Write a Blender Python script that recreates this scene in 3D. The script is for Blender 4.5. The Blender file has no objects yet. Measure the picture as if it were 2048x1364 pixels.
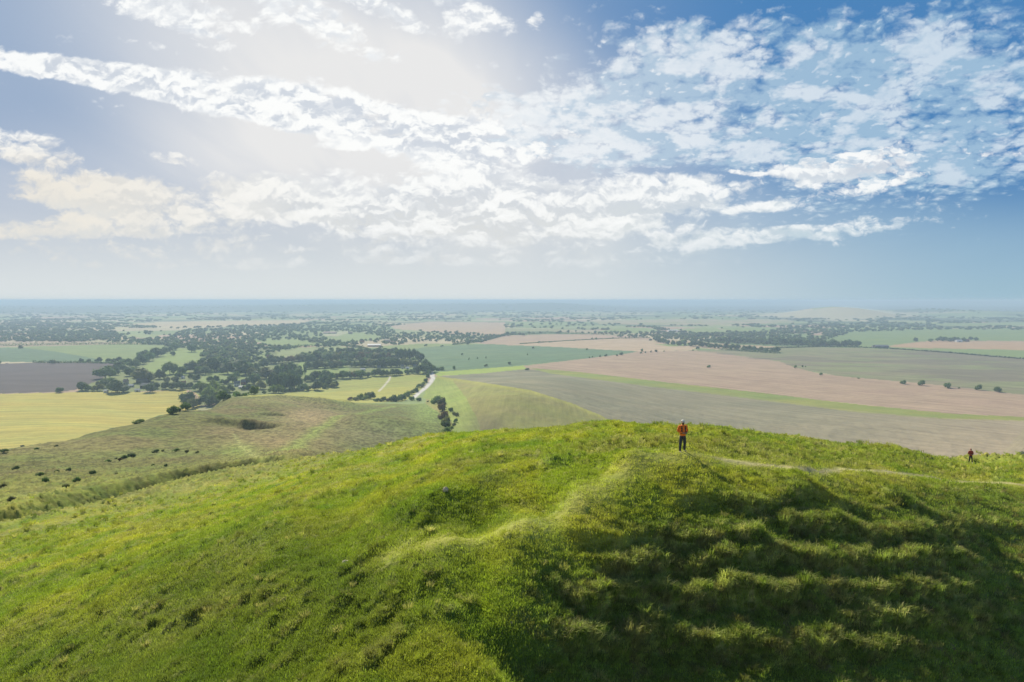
import bpy, bmesh, math, random, os, time
import numpy as np
from mathutils import Vector, Matrix
T0 = time.time()
sc = bpy.context.scene
C = sc.collection
R = math.radians
# ------------------------------------------------------------------ camera
EYE = 140.0                       # the camera's height above the vale floor
PITCH = math.atan(82 / 1365.0)
cam_d = bpy.data.cameras.new("camera")
cam = bpy.data.objects.new("camera", cam_d)
C.objects.link(cam)
cam.location = (0, 0, EYE)
cam.rotation_euler = (math.pi / 2 - PITCH, 0, 0)
cam_d.sensor_width = 36.0
cam_d.lens = 24.0
cam_d.clip_start = 0.5
cam_d.clip_end = 200000
sc.camera = cam
# ------------------------------------------------------------------ light
SUN_AZ, SUN_EL = R(-27), R(36)    # azimuth from +Y (negative = to the left)
sd = bpy.data.lights.new("sun", 'SUN')
sd.energy = 5.0
sd.angle = R(0.6)
sd.color = (1.0, 0.90, 0.74)
sun = bpy.data.objects.new("sun", sd)
C.objects.link(sun)
to_sun = Vector((math.sin(SUN_AZ) * math.cos(SUN_EL), math.cos(SUN_AZ) * math.cos(SUN_EL), math.sin(SUN_EL)))
sun.rotation_euler = to_sun.to_track_quat('Z', 'Y').to_euler()
sc.view_settings.view_transform = 'Standard'
sc.view_settings.look = 'None'
sc.view_settings.gamma = 1.0
sc.view_settings.exposure = 0.3
sc.cycles.use_denoising = True
sc.cycles.volume_bounces = 1
sc.cycles.max_bounces = 6
sc.cycles.diffuse_bounces = 2
sc.cycles.transmission_bounces = 3
sc.cycles.transparent_max_bounces = 8
sc.cycles.sample_clamp_indirect = 4.0

CP, SP = math.cos(PITCH), math.sin(PITCH)
def ray(px, py):
    "direction of the photograph's pixel, forward component 1"
    px = np.asarray(px, float); py = np.asarray(py, float)
    cx = (px - 1024) / 1365.333; cy = (682 - py) / 1365.333
    y = CP + cy * SP; z = -SP + cy * CP
    return cx / y, z / y
def project(x, y, z):
    zz = z - EYE
    f = y * CP - zz * SP
    u = y * SP + zz * CP
    f = np.where(f < 1e-3, 1e-3, f)
    return 1024 + 1365.333 * x / f, 682 - 1365.333 * u / f

# ------------------------------------------------------------------ sky
class NT:
    "small helper for node trees"
    def __init__(s, tree):
        s.t = tree
    def n(s, typ, ins=None, **kw):
        nd = s.t.nodes.new(typ)
        for k, v in kw.items():
            setattr(nd, k, v)
        if ins:
            for k, v in ins.items():
                sock = nd.inputs[k]
                if isinstance(v, bpy.types.NodeSocket):
                    s.t.links.new(v, sock)
                elif isinstance(v, bpy.types.Node):
                    s.t.links.new(v.outputs[0], sock)
                else:
                    sock.default_value = v
        return nd
    def m(s, op, a, b=None, c=None, clamp=False):
        ins = {0: a}
        if b is not None: ins[1] = b
        if c is not None: ins[2] = c
        return s.n('ShaderNodeMath', ins, operation=op, use_clamp=clamp).outputs[0]
    def sm(s, v, lo, hi, a=0.0, b=1.0):
        return s.n('ShaderNodeMapRange', {0: v, 1: lo, 2: hi, 3: a, 4: b}, interpolation_type='SMOOTHSTEP').outputs[0]
    def lin(s, v, lo, hi, a=0.0, b=1.0):
        return s.n('ShaderNodeMapRange', {0: v, 1: lo, 2: hi, 3: a, 4: b}).outputs[0]
    def noise(s, vec, scale, detail=4, rough=0.5, dim='3D', **kw):
        nd = s.n('ShaderNodeTexNoise', {'Vector': vec, 'Scale': scale, 'Detail': detail, 'Roughness': rough}, noise_dimensions=dim)
        for k, v in kw.items():
            nd.inputs[k].default_value = v
        return nd.outputs[0]
    def mix(s, f, a, b, mode='MIX'):
        nd = s.t.nodes.new('ShaderNodeMix')
        nd.data_type = 'RGBA'; nd.blend_type = mode
        for i, v in ((0, f), (6, a), (7, b)):
            if isinstance(v, bpy.types.NodeSocket): s.t.links.new(v, nd.inputs[i])
            elif i and not isinstance(v, float): nd.inputs[i].default_value = (*v, 1)
            elif i: nd.inputs[i].default_value = (v, v, v, 1)
            else: nd.inputs[i].default_value = v
        return nd.outputs[2]
QA, QR, QG, HAZE = 1000, 1.0, 1.0, 1.75e-4   # columns of the ground across the view, its row step, amount of grass, density of the air
w = bpy.data.worlds.new("World")
sc.world = w
w.use_nodes = True
w.node_tree.nodes.clear()
W = NT(w.node_tree)
sky = W.n('ShaderNodeTexSky', sky_type='NISHITA', sun_disc=False, sun_elevation=SUN_EL, sun_rotation=SUN_AZ,
          altitude=200.0, air_density=1.0, dust_density=.7, ozone_density=2.5)
tc = W.n('ShaderNodeTexCoord').outputs['Generated']
sx = W.n('ShaderNodeSeparateXYZ', {0: tc})
X, Y, Z = sx.outputs
ya = W.m('MAXIMUM', W.m('ABSOLUTE', Y), 0.08)
U = W.m('DIVIDE', X, ya)                                 # tangent of the bearing
V = W.m('DIVIDE', Z, ya)                                 # tangent of the height above the horizon
zz = W.m('ADD', W.m('MAXIMUM', Z, 0.0), 0.13)
P = W.n('ShaderNodeCombineXYZ', {0: W.m('DIVIDE', X, zz), 1: W.m('DIVIDE', Y, zz), 2: 0.0}).outputs[0]
UV = W.n('ShaderNodeCombineXYZ', {0: U, 1: V, 2: 0.0}).outputs[0]
# wobble the coordinates in which the cloud banks are laid out, so that their outlines are ragged
wob = W.n('ShaderNodeTexNoise', {'Vector': P, 'Scale': 1.2, 'Detail': 5.0, 'Roughness': 0.55}, noise_dimensions='2D').outputs[1]
wv = W.n('ShaderNodeVectorMath', {0: wob, 1: (0.5, 0.5, 0.5)}, operation='SUBTRACT').outputs[0]
wv = W.n('ShaderNodeVectorMath', {0: wv, 1: (0.10, 0.055, 0.0)}, operation='MULTIPLY').outputs[0]
UVw = W.n('ShaderNodeVectorMath', {0: UV, 1: wv}, operation='ADD').outputs[0]
def blobs(lst, src):
    "sum of soft ellipses: centre px, py, half sizes, tilt in degrees, weight"
    tot = None
    for (px, py, rx, ry, ang, wt) in lst:
        cx, cz = ray(px, py)
        mp = W.n('ShaderNodeMapping', {'Vector': src}, vector_type='TEXTURE')
        mp.inputs['Location'].default_value = (float(cx), float(cz), 0)
        mp.inputs['Rotation'].default_value = (0, 0, R(ang))
        mp.inputs['Scale'].default_value = (rx / 1365., ry / 1365., 1)
        ln = W.n('ShaderNodeVectorMath', {0: mp.outputs[0]}, operation='LENGTH').outputs[1]
        v = W.sm(ln, 1.25, 0.35, 0.0, wt)
        tot = v if tot is None else W.m('ADD', tot, v)
    return tot
# banks of broken cumulus
bank = blobs([
    (60, 130, 200, 34, -8, .9), (240, 160, 200, 44, -12, 1.0), (430, 200, 240, 50, -14, 1.0), (640, 215, 240, 60, -10, 1.0),
    (800, 260, 300, 66, -8, .8), (520, 232, 120, 22, -14, .7), (1000, 270, 300, 70, 0, .75), (690, 300, 90, 14, 0, .5),
    (340, 15, 220, 44, -14, .9), (600, 25, 280, 46, -22, .9), (430, 90, 120, 24, -22, .6), (280, 85, 60, 18, -20, .6), (780, 10, 200, 30, -20, .9), (950, 15, 120, 40, -28, 1.0), (1075, 50, 20, 26, 0, .7),
    (200, 215, 26, 9, 0, .6), (70, 305, 170, 32, -12, .85), (150, 380, 240, 42, -8, .8), (330, 320, 90, 20, -6, .5),
    (480, 350, 120, 26, -3, .7), (380, 395, 330, 46, -2, .6), (700, 380, 300, 48, 0, .8), (930, 370, 170, 52, 0, .85), (900, 420, 400, 54, 0, .8),
    (1230, 385, 200, 58, 0, .85), (1130, 420, 380, 46, 0, .8), (1420, 385, 180, 34, -8, .7), (1640, 335, 220, 34, 8, .8), (1820, 320, 300, 56, 6, .7), (1480, 345, 60, 6, 0, .5),
    (1640, 395, 240, 24, 10, .6), (1900, 400, 250, 30, 12, .45), (100, 450, 400, 50, 0, .6), (560, 460, 700, 46, 0, .6), (1250, 480, 500, 36, 0, .65), (400, 515, 700, 26, 0, .55), (1150, 525, 600, 22, 0, .5), (1750, 455, 360, 22, 6, .5)], UVw)
# wide field of dappled altocumulus to the right
dap = blobs([
    (1150, 250, 340, 90, -4, .9), (1400, 200, 420, 150, 0, .9), (1650, 160, 420, 130, 0, .9), (1920, 200, 420, 170, 0, .8), (1330, 90, 240, 80, -20, .55),
    (1900, 20, 280, 50, -4, .55), (1560, 40, 200, 60, 0, .35), (1850, 330, 400, 80, 6, .55), (1420, 290, 460, 60, 0, .7), (1750, 400, 460, 70, 8, .4)], UVw)
# thin veil of high cirrus and sunlit haze around the sun's bearing
veil = blobs([(600, 60, 520, 330, -15, .85), (1000, 300, 700, 260, -10, .5), (560, 420, 900, 200, 0, .5), (800, 120, 260, 60, -30, .25), (1500, 480, 700, 100, 0, .3)], UV)

def vadd(v, off): return W.n('ShaderNodeVectorMath', {0: v, 1: off}, operation='ADD').outputs[0]
def puffs(vec, scale, detail=3.0, rough=.55):
    "rounded billows: 1 in the middle of a puff"
    d = W.n('ShaderNodeTexVoronoi', {'Vector': vec, 'Scale': scale, 'Detail': detail, 'Roughness': rough, 'Lacunarity': 2.1, 'Randomness': 1.0}, voronoi_dimensions='2D', feature='F1').outputs['Distance']
    return W.m('SUBTRACT', 1.0, d)
jit = W.n('ShaderNodeTexNoise', {'Vector': UV, 'Scale': 16.0, 'Detail': 4.0, 'Roughness': 0.6}, noise_dimensions='2D').outputs[1]
jv = W.n('ShaderNodeVectorMath', {0: W.n('ShaderNodeVectorMath', {0: jit, 1: (0.5, 0.5, 0.5)}, operation='SUBTRACT').outputs[0], 1: (.035, .030, 0.)}, operation='MULTIPLY').outputs[0]
Q = W.n('ShaderNodeVectorMath', {0: W.n('ShaderNodeVectorMath', {0: UV, 1: jv}, operation='ADD').outputs[0], 1: (1.0, 1.75, 0.)}, operation='MULTIPLY').outputs[0]
zq = W.m('ADD', W.m('MAXIMUM', Z, 0.0), 0.28)
PD = W.n('ShaderNodeCombineXYZ', {0: W.m('DIVIDE', X, zq), 1: W.m('DIVIDE', Y, zq), 2: 0.0}).outputs[0]
PDj = W.n('ShaderNodeVectorMath', {0: PD, 1: W.n('ShaderNodeVectorMath', {0: jv, 'Scale': 2.2}, operation='SCALE').outputs[0]}, operation='ADD').outputs[0]
n1 = W.noise(Q, 9., 6, .58, '2D')
pf = puffs(Q, 26.)
fine_ = W.noise(Q, 60., 5, .62, '2D')
n3 = W.noise(P, 1.3, 3, .5, '2D')
pd = puffs(PDj, 21., 2.0, .5)
dn = W.noise(PD, 6.5, 6, .62, '2D')
body = W.m('ADD', W.m('MULTIPLY', W.m('MINIMUM', bank, 1.15), .62), W.m('MULTIPLY_ADD', n1, .75, W.m('MULTIPLY_ADD', pf, .30, W.m('MULTIPLY', fine_, .32))))
dcum = W.sm(body, .87, 1.22)
dbody = W.m('ADD', W.m('MULTIPLY', W.m('MINIMUM', dap, 1.3), .5), W.m('MULTIPLY_ADD', dn, .95, W.m('MULTIPLY_ADD', pd, .42, W.m('MULTIPLY', fine_, .22))))
ddap = W.sm(dbody, .92, 1.38)
cover = W.m('MAXIMUM', dcum, W.m('MULTIPLY', ddap, .92), clamp=True)
# thick parts of the cloud are greyer below
thick = W.m('ADD', W.m('MULTIPLY', bank, .55), W.m('MULTIPLY', W.noise(Q, 7., 5, .6, '2D'), 1.2))
sh_c = W.sm(thick, .85, 1.5)
sh_d = W.sm(W.m('ADD', W.noise(PD, 7.5, 4, .58, '2D'), W.m('MULTIPLY', U, .14)), .45, .66)
lit = (9.8, 9.9, 9.8)
def up(k):
    return W.n('ShaderNodeVectorMath', {0: P, 'Scale': k}, operation='SCALE').outputs[0]
def relief(a, b, gain):
    return W.m('MULTIPLY_ADD', W.m('SUBTRACT', a, b), gain, .5, clamp=True)
# light comes from above and beyond: undersides of the puffs are greyer
em1 = relief(puffs(vadd(Q, (0., .014, 0.)), 26., 2.0), puffs(Q, 26., 2.0), 1.5)
em2 = relief(W.noise(vadd(Q, (0., .02, 0.)), 12., 5, .6, '2D'), W.noise(Q, 12., 5, .6, '2D'), 4.0)
em = W.m('MULTIPLY_ADD', em1, .4, W.m('MULTIPLY', em2, .6))
grey = W.m('MULTIPLY', W.sm(em, .30, .78), W.m('MULTIPLY_ADD', sh_c, .6, .4))
cumcol = W.mix(grey, lit, (6.3, 6.8, 7.5))
sh_d = W.m('MULTIPLY_ADD', W.m('SUBTRACT', em, .5), .5, W.m('MULTIPLY', sh_d, W.m('SUBTRACT', 1.25, W.sm(pd, .45, .8))), clamp=True)
dapcol = W.mix(W.m('MULTIPLY', sh_d, W.sm(U, -.1, .5, .45, 1.0)), (8.8, 9.1, 9.3), (3.4, 5.0, 6.6))
east = W.sm(U, -.05, .7)                                 # away from the sun the clouds are a little dimmer and bluer
dapcol = W.mix(W.m('MULTIPLY', east, .45), dapcol, (4.0, 5.9, 7.6))
isd = W.sm(W.m('SUBTRACT', ddap, dcum), -.3, .3)
ccol = W.mix(isd, cumcol, dapcol)
warm = W.m('MULTIPLY', W.sm(U, -.15, -.75), W.sm(V, .27, .16))
ccol = W.mix(W.m('MULTIPLY', warm, .75), ccol, (8.2, 7.5, 6.3))
lowgrey = W.m('MULTIPLY', W.sm(V, .22, .08), W.m('MULTIPLY_ADD', em, .9, .05), clamp=True)
ccol = W.mix(lowgrey, ccol, W.mix(W.sm(U, -.05, .6), (7.4, 7.5, 7.3), (5.2, 6.7, 7.5)))
skyhs = W.n('ShaderNodeHueSaturation', {'Color': sky.outputs[0], 'Saturation': 1.1, 'Value': 1.0})
skyc = W.n('ShaderNodeVectorMath', {0: skyhs.outputs[0], 1: W.mix(W.sm(U, -.25, .4), (3.4, 4.4, 6.0), (.75, 2.3, 4.9))}, operation='MINIMUM').outputs[0]
veilcol = W.mix(W.sm(U, .0, .6), (8.1, 8.1, 8.1), (4.2, 6.1, 7.7))
streak = W.noise(W.n('ShaderNodeMapping', {0: P, 'Rotation': (0, 0, R(35)), 'Scale': (1.6, .35, 1)}).outputs[0], 1.2, 4, .55, '2D')
veil = W.m('MULTIPLY', veil, W.m('MULTIPLY_ADD', streak, 1.1, .42))
c0 = W.mix(W.m('MULTIPLY', veil, .78, clamp=True), skyc, veilcol)
# pale air low over the horizon
low = W.sm(V, .22, .0)
lowcol = W.mix(W.sm(U, -.05, .75), W.mix(W.sm(V, .0, .16), (7.3, 7.7, 7.7), (6.0, 6.4, 6.8)), (3.5, 5.2, 6.3))
fade = W.sm(V, .01, .12)                                # the banks melt into the haze near the horizon
c0 = W.mix(W.m('MULTIPLY', low, .95), c0, lowcol)
c1 = W.mix(W.m('MULTIPLY', cover, W.m('MULTIPLY_ADD', fade, .95, .0), clamp=True), c0, ccol)
bg = W.n('ShaderNodeBackground', {'Color': c1, 'Strength': 0.082})
wo = W.n('ShaderNodeOutputWorld', {0: bg})
w.cycles.sampling_method = 'MANUAL'
w.cycles.sample_map_resolution = 512
# ------------------------------------------------------------------ noise and terrain heights
def pnoise(x, y, seed=0):
    ix = np.floor(x).astype(np.int64); iy = np.floor(y).astype(np.int64)
    fx = (x - ix).astype(np.float32); fy = (y - iy).astype(np.float32)
    def grad(i, j, dx, dy):
        h = (i * 374761393 + j * 668265263 + seed * 1442695041) & 0xffffffff
        h = ((h ^ (h >> 13)) * 1274126177) & 0xffffffff
        h = h ^ (h >> 16)
        a = (h & 0xffff).astype(np.float32) * (2 * math.pi / 65536.0)
        return np.cos(a) * dx + np.sin(a) * dy
    u = fx * fx * fx * (fx * (fx * 6 - 15) + 10); v = fy * fy * fy * (fy * (fy * 6 - 15) + 10)
    a = grad(ix, iy, fx, fy); b = grad(ix + 1, iy, fx - 1, fy)
    c = grad(ix, iy + 1, fx, fy - 1); d = grad(ix + 1, iy + 1, fx - 1, fy - 1)
    return (a + u * (b - a) + v * (c - a + u * (a - b - c + d))) * 1.5
def fbm(x, y, seed=0, octaves=4, gain=0.5):
    t = 0; amp = 1.0
    for k in range(octaves):
        t = t + amp * pnoise(x * 2 ** k + 17.3 * k, y * 2 ** k - 9.1 * k, seed + k); amp *= gain
    return t
def sst(v, a, b):
    t = np.clip((v - a) / (b - a), 0, 1)
    return t * t * (3 - 2 * t)

# control points of the land: (px, py of the photograph, distance forward) where the ground is seen
SEEN = [
 (1366,904,37),(1250,932,34.5),(1150,982,30.8),(1050,1033,28),(900,1083,26.2),(790,1112,26.4),(650,1165,25.8),(560,1110,31),
 (500,1100,34),(300,1100,43),(0,1100,60),(0,1200,41),(0,1364,28),(300,1364,22),(600,1364,18.8),(900,1364,17.6),(800,1230,21.8),
 (500,1230,25.5),(250,1230,31),(950,1180,23.3),(1000,1260,20.8),
 (1366,925,35.5),(1366,947,34.1),(1366,975,33.2),(1366,1050,30.7),(1366,1150,28.0),(1366,1250,25.6),(1366,1364,23.4),(1150,1090,27.6),(1120,1180,25.0),(1200,1270,23.8),
 (1100,1364,19.5),(1180,1364,21.4),(1260,1364,22.7),
 (1600,955,36.8),(1600,1000,35.2),(1600,1050,32.7),(1600,1200,27.5),(1600,1364,23.9),(1500,925,38.2),(2048,972,50),(2048,1010,46.5),(2048,1060,42.2),(2048,1200,34.5),(2048,1364,28.5),
 (1750,952,42),(1740,1000,38.6),(1480,950,35.6),(1800,1050,36.0),(1800,1200,29.6),(1850,1364,25.3),
 (1366,889,41),(1250,901,40),(1440,897,42),(1500,907,42.5),(1550,902,46),(1700,934,45),(1700,920,50),(1700,905,58),(1850,950,52),(1850,932,62),(1600,918,46),(1366,858,54),(1366,878,45),(1280,853,55),(1280,880,46),(1440,862,54),(1200,850,58),(1200,885,47),(1100,857,64),(1000,868,75),(900,884,95),(1500,868,58),(1500,890,48),(1600,878,66),(1600,900,55),(1800,898,78),(1941,926,80),(1941,912,88),(2048,925,100),
 (1900,945,62),
 (1100,880,55),(1100,895,49),(1000,925,43),(900,985,34),(820,1010,33.5),(960,1035,29.3),(1100,1000,31.2),(1200,945,35),
 (700,950,58),(700,1040,38),(600,960,73),(500,1000,62),(800,930,62),(750,905,108),(300,1000,92),(0,1035,84),(650,1080,34),
 (640,905,175),(500,920,150),(350,950,125),(200,985,106),
 (0,960,130),(0,905,235),(200,925,190),(200,865,330),(330,832,440),(450,798,620),(560,791,740),(350,880,280),(500,840,420),
 (500,872,320),(650,840,470),(600,805,640),(700,808,760),(650,875,330),(800,825,700),(800,870,420),(870,852,520),(860,812,850),(885,874,440),
 (960,772,960),(1000,800,800),(1000,840,650),(930,860,570),(1100,830,735),(1100,790,860)]
# hidden ground and ground outside the frame: (bearing as a pixel column, distance forward, height below the eye)
HID = [
 (0,350,-95),(0,450,-128),(0,600,-140),(200,450,-108),(200,600,-138),(350,570,-116),(350,700,-138),(450,730,-118),(450,850,-139),(600,900,-134),
 (1000,110,-33),(1000,200,-76),(1000,400,-113),(900,140,-42),(900,250,-85),(1366,80,-17.5),(1366,120,-36),(1366,220,-80),(1366,400,-121),
 (1800,110,-33),(1800,200,-76),(1800,400,-126),(2048,150,-46),(2048,300,-98),(2048,450,-128),(1240,700,-132),
 (-600,20,-15.5),(-600,50,-26),(-600,120,-47),(-600,250,-80),(-600,500,-130),(-600,800,-140),(2700,25,-17.5),(2700,60,-21),(2700,120,-40),(2700,300,-104),(2700,600,-138),
 (1024,4,-11),(0,4,-12),(2048,4,-12.5),(1024,9,-10.3),(700,9,-9.8),(100,12,-12.5),(1366,14,-14.6),(1366,19,-14.4),(2048,14,-17.5),(2048,22,-18.2),(1100,14,-11.5),(900,13,-9.9),
 (-1400,40,-20),(3500,40,-18),(-1400,400,-110),(3500,400,-120)]
for d_, cols in ((1100, (-600, 0, 500, 900, 1400, 2048, 2700)), (700, (1400, 1700, 2048, 150)), (2000, (-600, 300, 1024, 1700, 2700)), (4500, (-600, 1024, 2700)), (12000, (-600, 1024, 2700))):
    HID += [(c, d_, -140) for c in cols]
_p = []
for px, py, d in SEEN:
    rx, rz = ray(px, py); _p.append((math.atan(rx) * 3.2, math.log(math.hypot(rx, 1) * d), rz * d))
for px, d, z in HID:
    rx, _ = ray(px, 682); _p.append((math.atan(rx) * 3.2, math.log(math.hypot(rx, 1) * d), z))
_p = np.array(_p)
def _ker(r2):
    return np.where(r2 > 1e-12, 0.5 * r2 * np.log(np.maximum(r2, 1e-12)), 0)
# solve for z / r**0.55: near the eye small differences matter, far away only large ones
_g = np.exp(_p[:, 1] * .62)
_n = len(_p)
_A = np.zeros((_n + 3, _n + 3)); _D = _p[:, None, :2] - _p[None, :, :2]
_A[:_n, :_n] = _ker((_D ** 2).sum(-1)) + np.eye(_n) * 2e-4
_A[:_n, _n] = 1; _A[:_n, _n + 1:] = _p[:, :2]; _A[_n:, :_n] = _A[:_n, _n:].T
_w = np.linalg.solve(_A, np.concatenate([_p[:, 2] / _g, np.zeros(3)]))
def base_rel(a, lr):
    out = np.empty(a.shape)
    af, lf, of = a.ravel(), lr.ravel(), out.ravel()
    for i in range(0, len(af), 40000):
        s = slice(i, i + 40000)
        aa = af[s] * 3.2; ll = lf[s]
        r2 = (aa[:, None] - _p[None, :, 0]) ** 2 + (ll[:, None] - _p[None, :, 1]) ** 2
        of[s] = (_ker(r2) @ _w[:_n] + _w[_n] + _w[_n + 1] * aa + _w[_n + 2] * ll) * np.exp(ll * .62)
    return of.reshape(a.shape)
# table of the smooth land, then cubic lookup
TA = np.linspace(-R(62), R(62), 420); TL = np.linspace(math.log(2.5), math.log(2600), 520)
_AA, _LL = np.meshgrid(TA, TL, indexing='ij')
TAB = base_rel(_AA, _LL)
def table(a, lr):
    fa = np.clip((a - TA[0]) / (TA[1] - TA[0]), 1, len(TA) - 2.001); fl = np.clip((lr - TL[0]) / (TL[1] - TL[0]), 1, len(TL) - 2.001)
    ia = fa.astype(int); il = fl.astype(int); ta = fa - ia; tl = fl - il
    def cw(t): return (((-.5 * t + 1) * t - .5) * t, (1.5 * t - 2.5) * t * t + 1, ((-1.5 * t + 2) * t + .5) * t, (.5 * t - .5) * t * t)
    wa, wl = cw(ta), cw(tl); out = 0
    for i in range(4):
        row = 0
        for j in range(4): row = row + wl[j] * TAB[np.minimum(ia + i - 1, len(TA) - 1), np.minimum(il + j - 1, len(TL) - 1)]
        out = out + wa[i] * row
    return out
def land(x, y):
    "height of the smooth land above the vale floor"
    r = np.maximum(np.hypot(x, y), 2.6); a = np.arctan2(x, y); lr = np.log(r)
    z = table(np.clip(a, -R(60), R(60)), lr)
    back = sst(np.abs(a), R(62), R(120))
    z = z * (1 - back) + back * np.maximum(-140, -12 - 0.36 * r)
    z = z + 140
    z = z * (1 - sst(lr, math.log(1000), math.log(1350)))
    # gentle swells in the vale, the scarp and plateau beyond it, two knolls
    z = z + sst(r, 900, 1500) * fbm(x / 900., y / 900., 31, 3) * 3.0 * (1 - sst(r, 3000, 8000))
    ax = x / np.maximum(y, 1)
    sc_d = 8600 + 700 * pnoise(ax * 3.1, ax * 0 + 2, 5) + 3500 * sst(ax, .05, .5)
    top = (44 + 34 * sst(ax, -.5, -.05) + 9 * pnoise(ax * 5, r / 9000., 6) + 4 * pnoise(ax * 22, r / 3000., 16)) * (1 - .8 * sst(ax, .05, .2))
    z = z + sst(r, sc_d, sc_d + 1500) * top
    z = z + sst(r, 19000, 25000) * (24 + 12 * pnoise(ax * 3.5, r / 20000., 8) + 42 * sst(ax, -.02, .1)*(1-sst(ax, .42, .6)))
    for (px, d, wx, wy, h) in ((1700, 5600, 330, 420, 62), (1640, 6100, 260, 400, 58), (1850, 7200, 1100, 700, 40), (1100, 10800, 500, 900, 18), (1980, 6200, 500, 600, 26)):
        cx, _ = ray(px, 682); z = z + h * np.exp(-((x - cx * d) / wx) ** 2 - ((y - d) / wy) ** 2)
    return z
def at_land(px, py, f=None, r0=10.0, r1=40000.0):
    "world points where the pixels' rays first meet the ground"
    f = f or land
    px = np.atleast_1d(np.asarray(px, float)); py = np.atleast_1d(np.asarray(py, float))
    rx, rz = ray(px, py)
    ds = np.exp(np.linspace(math.log(r0), math.log(r1), 300))
    lo = np.full(px.shape, ds[-1]); hi = lo.copy(); done = np.zeros(px.shape, bool)
    prev = ds[0]
    for d in ds:
        below = (EYE + rz * d) < f(rx * d, np.full(px.shape, d))
        new = below & ~done
        lo[new] = prev; hi[new] = d; done |= below; prev = d
        if done.all(): break
    for _ in range(14):
        mid = (lo + hi) / 2; below = (EYE + rz * mid) < f(rx * mid, mid)
        hi = np.where(below, mid, hi); lo = np.where(below, lo, mid)
    d = (lo + hi) / 2
    return rx * d, d, f(rx * d, d)

# --- hand-placed landforms on the near hill, each traced on the ground it stands on
def seg_dist(x, y, pts):
    "distance to a polyline, signed side, and how far along (0-1)"
    best = np.full(x.shape, 1e9); side = np.zeros(x.shape); along = np.zeros(x.shape)
    n = len(pts) - 1
    for k in range(n):
        ax_, ay_ = pts[k]; bx_, by_ = pts[k + 1]
        dx, dy = bx_ - ax_, by_ - ay_; L = dx * dx + dy * dy
        t = np.clip(((x - ax_) * dx + (y - ay_) * dy) / L, 0, 1)
        ex = x - ax_ - t * dx; ey = y - ay_ - t * dy
        d = np.hypot(ex, ey); m = d < best
        best = np.where(m, d, best); side = np.where(m, np.sign(dx * ey - dy * ex), side); along = np.where(m, (k + t) / n, along)
    return best, side, along
def trace(*pp, r0=10):
    p = np.array(pp, float); x, y, z = at_land(p[:, 0], p[:, 1], r0=r0)
    return list(zip(x, y))
# ridge lines: (polyline, half width, height)
RIDGES = [
 (trace((1330,916),(1250,942),(1150,990),(1050,1038),(960,1066),(880,1088),(800,1112)), 1.3, .18),
 (trace((1260,916),(1150,926),(1040,944),(950,975),(900,990),(860,1005)), 1.2, .5),
 (trace((860,1060),(800,1085),(740,1112),(700,1135)), .8, .45),
 (trace((620,1180),(560,1200),(480,1235)), 1.2, .2),
]
HOLLOWS = [  # (centre px, py, radius, depth)
 (970,1030,2.6,.55),(1090,1000,2.4,.4),(1180,965,2.0,.3),(860,1050,2.0,.4),(1680,965,2.4,.2),(1500,960,1.8,.2),(690,1125,1.1,.25),(1060,915,2.2,.4),(1240,905,2.6,.35),(1000,1285,1.6,.5),(1060,1330,1.5,.6),(1140,1364,1.6,.5),
 (420,1150,3,.35),(330,1250,2.5,.3),(620,1290,2,.2)]
MOUNDS = [(1200,975,1.6,.25),(1760,1000,2.2,.45),(1620,1010,1.8,.3),(780,1180,2.6,.25),(1120,870,4,.35),(1500,890,4,.3),(480,1080,3,.3),(600,1040,3,.25),(300,1170,3,.25),(900,1300,1.8,.2)]
# little terraces on the steep bank, each a step facing the camera
STEPS = [
 (trace((1120,1060),(1230,1085),(1350,1082),(1450,1075),(1540,1080)), .42),
 (trace((1540,1058),(1640,1062),(1740,1075),(1830,1078),(1960,1070)), .5),
 (trace((1150,1125),(1250,1140),(1360,1130),(1480,1122),(1560,1110),(1660,1130),(1760,1132),(1880,1122),(2000,1128)), .5),
 (trace((1100,1190),(1210,1205),(1330,1195),(1440,1188),(1520,1196)), .45),
 (trace((1080,1255),(1180,1282),(1300,1290),(1420,1282)), .35),
 (trace((1330,1010),(1420,1000),(1500,1012),(1590,990),(1660,1000),(1740,1022)), .4),
 (trace((1640,1245),(1760,1232),(1880,1240),(2040,1222)), .3),
 (trace((1430,1185),(1560,1200),(1700,1190),(1840,1196),(1980,1180)), .4), (trace((1400,1310),(1540,1295),(1700,1300),(1860,1300)), .35),
 (trace((1760,1000),(1860,1040),(1960,1050),(2060,1060)), .35),
]
DITCH = trace((-60,1045),(0,1036),(100,1012),(250,975),(380,945),(500,926),(600,915), (690,905), r0=60)
PATHG = trace((470,870),(485,895),(515,915),(545,930), r0=60)
_hc = [(*[v[0] for v in at_land(h[0], h[1])[:2]], h[2], -h[3]) for h in HOLLOWS] + [(*[v[0] for v in at_land(h[0], h[1])[:2]], h[2], h[3]) for h in MOUNDS]
# quarry pits and humps on the spur: (px, py, radius x, radius y in metres, depth)
PITS = [(505,848,21,12,-2),(548,822,12,8,-1),(640,808,34,22,7.0),(690,812,16,12,4.5),(680,800,22,12,-3.5),(465,850,16,14,3.0),(760,850,44,50,6),(1030,810,95,90,9),(560,860,30,22,2)]
_pc = []
for (px, py, wx, wy, h) in PITS:
    x_, y_, z_ = at_land(px, py, r0=150); _pc.append((x_[0], y_[0], wx, wy, h))

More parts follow.
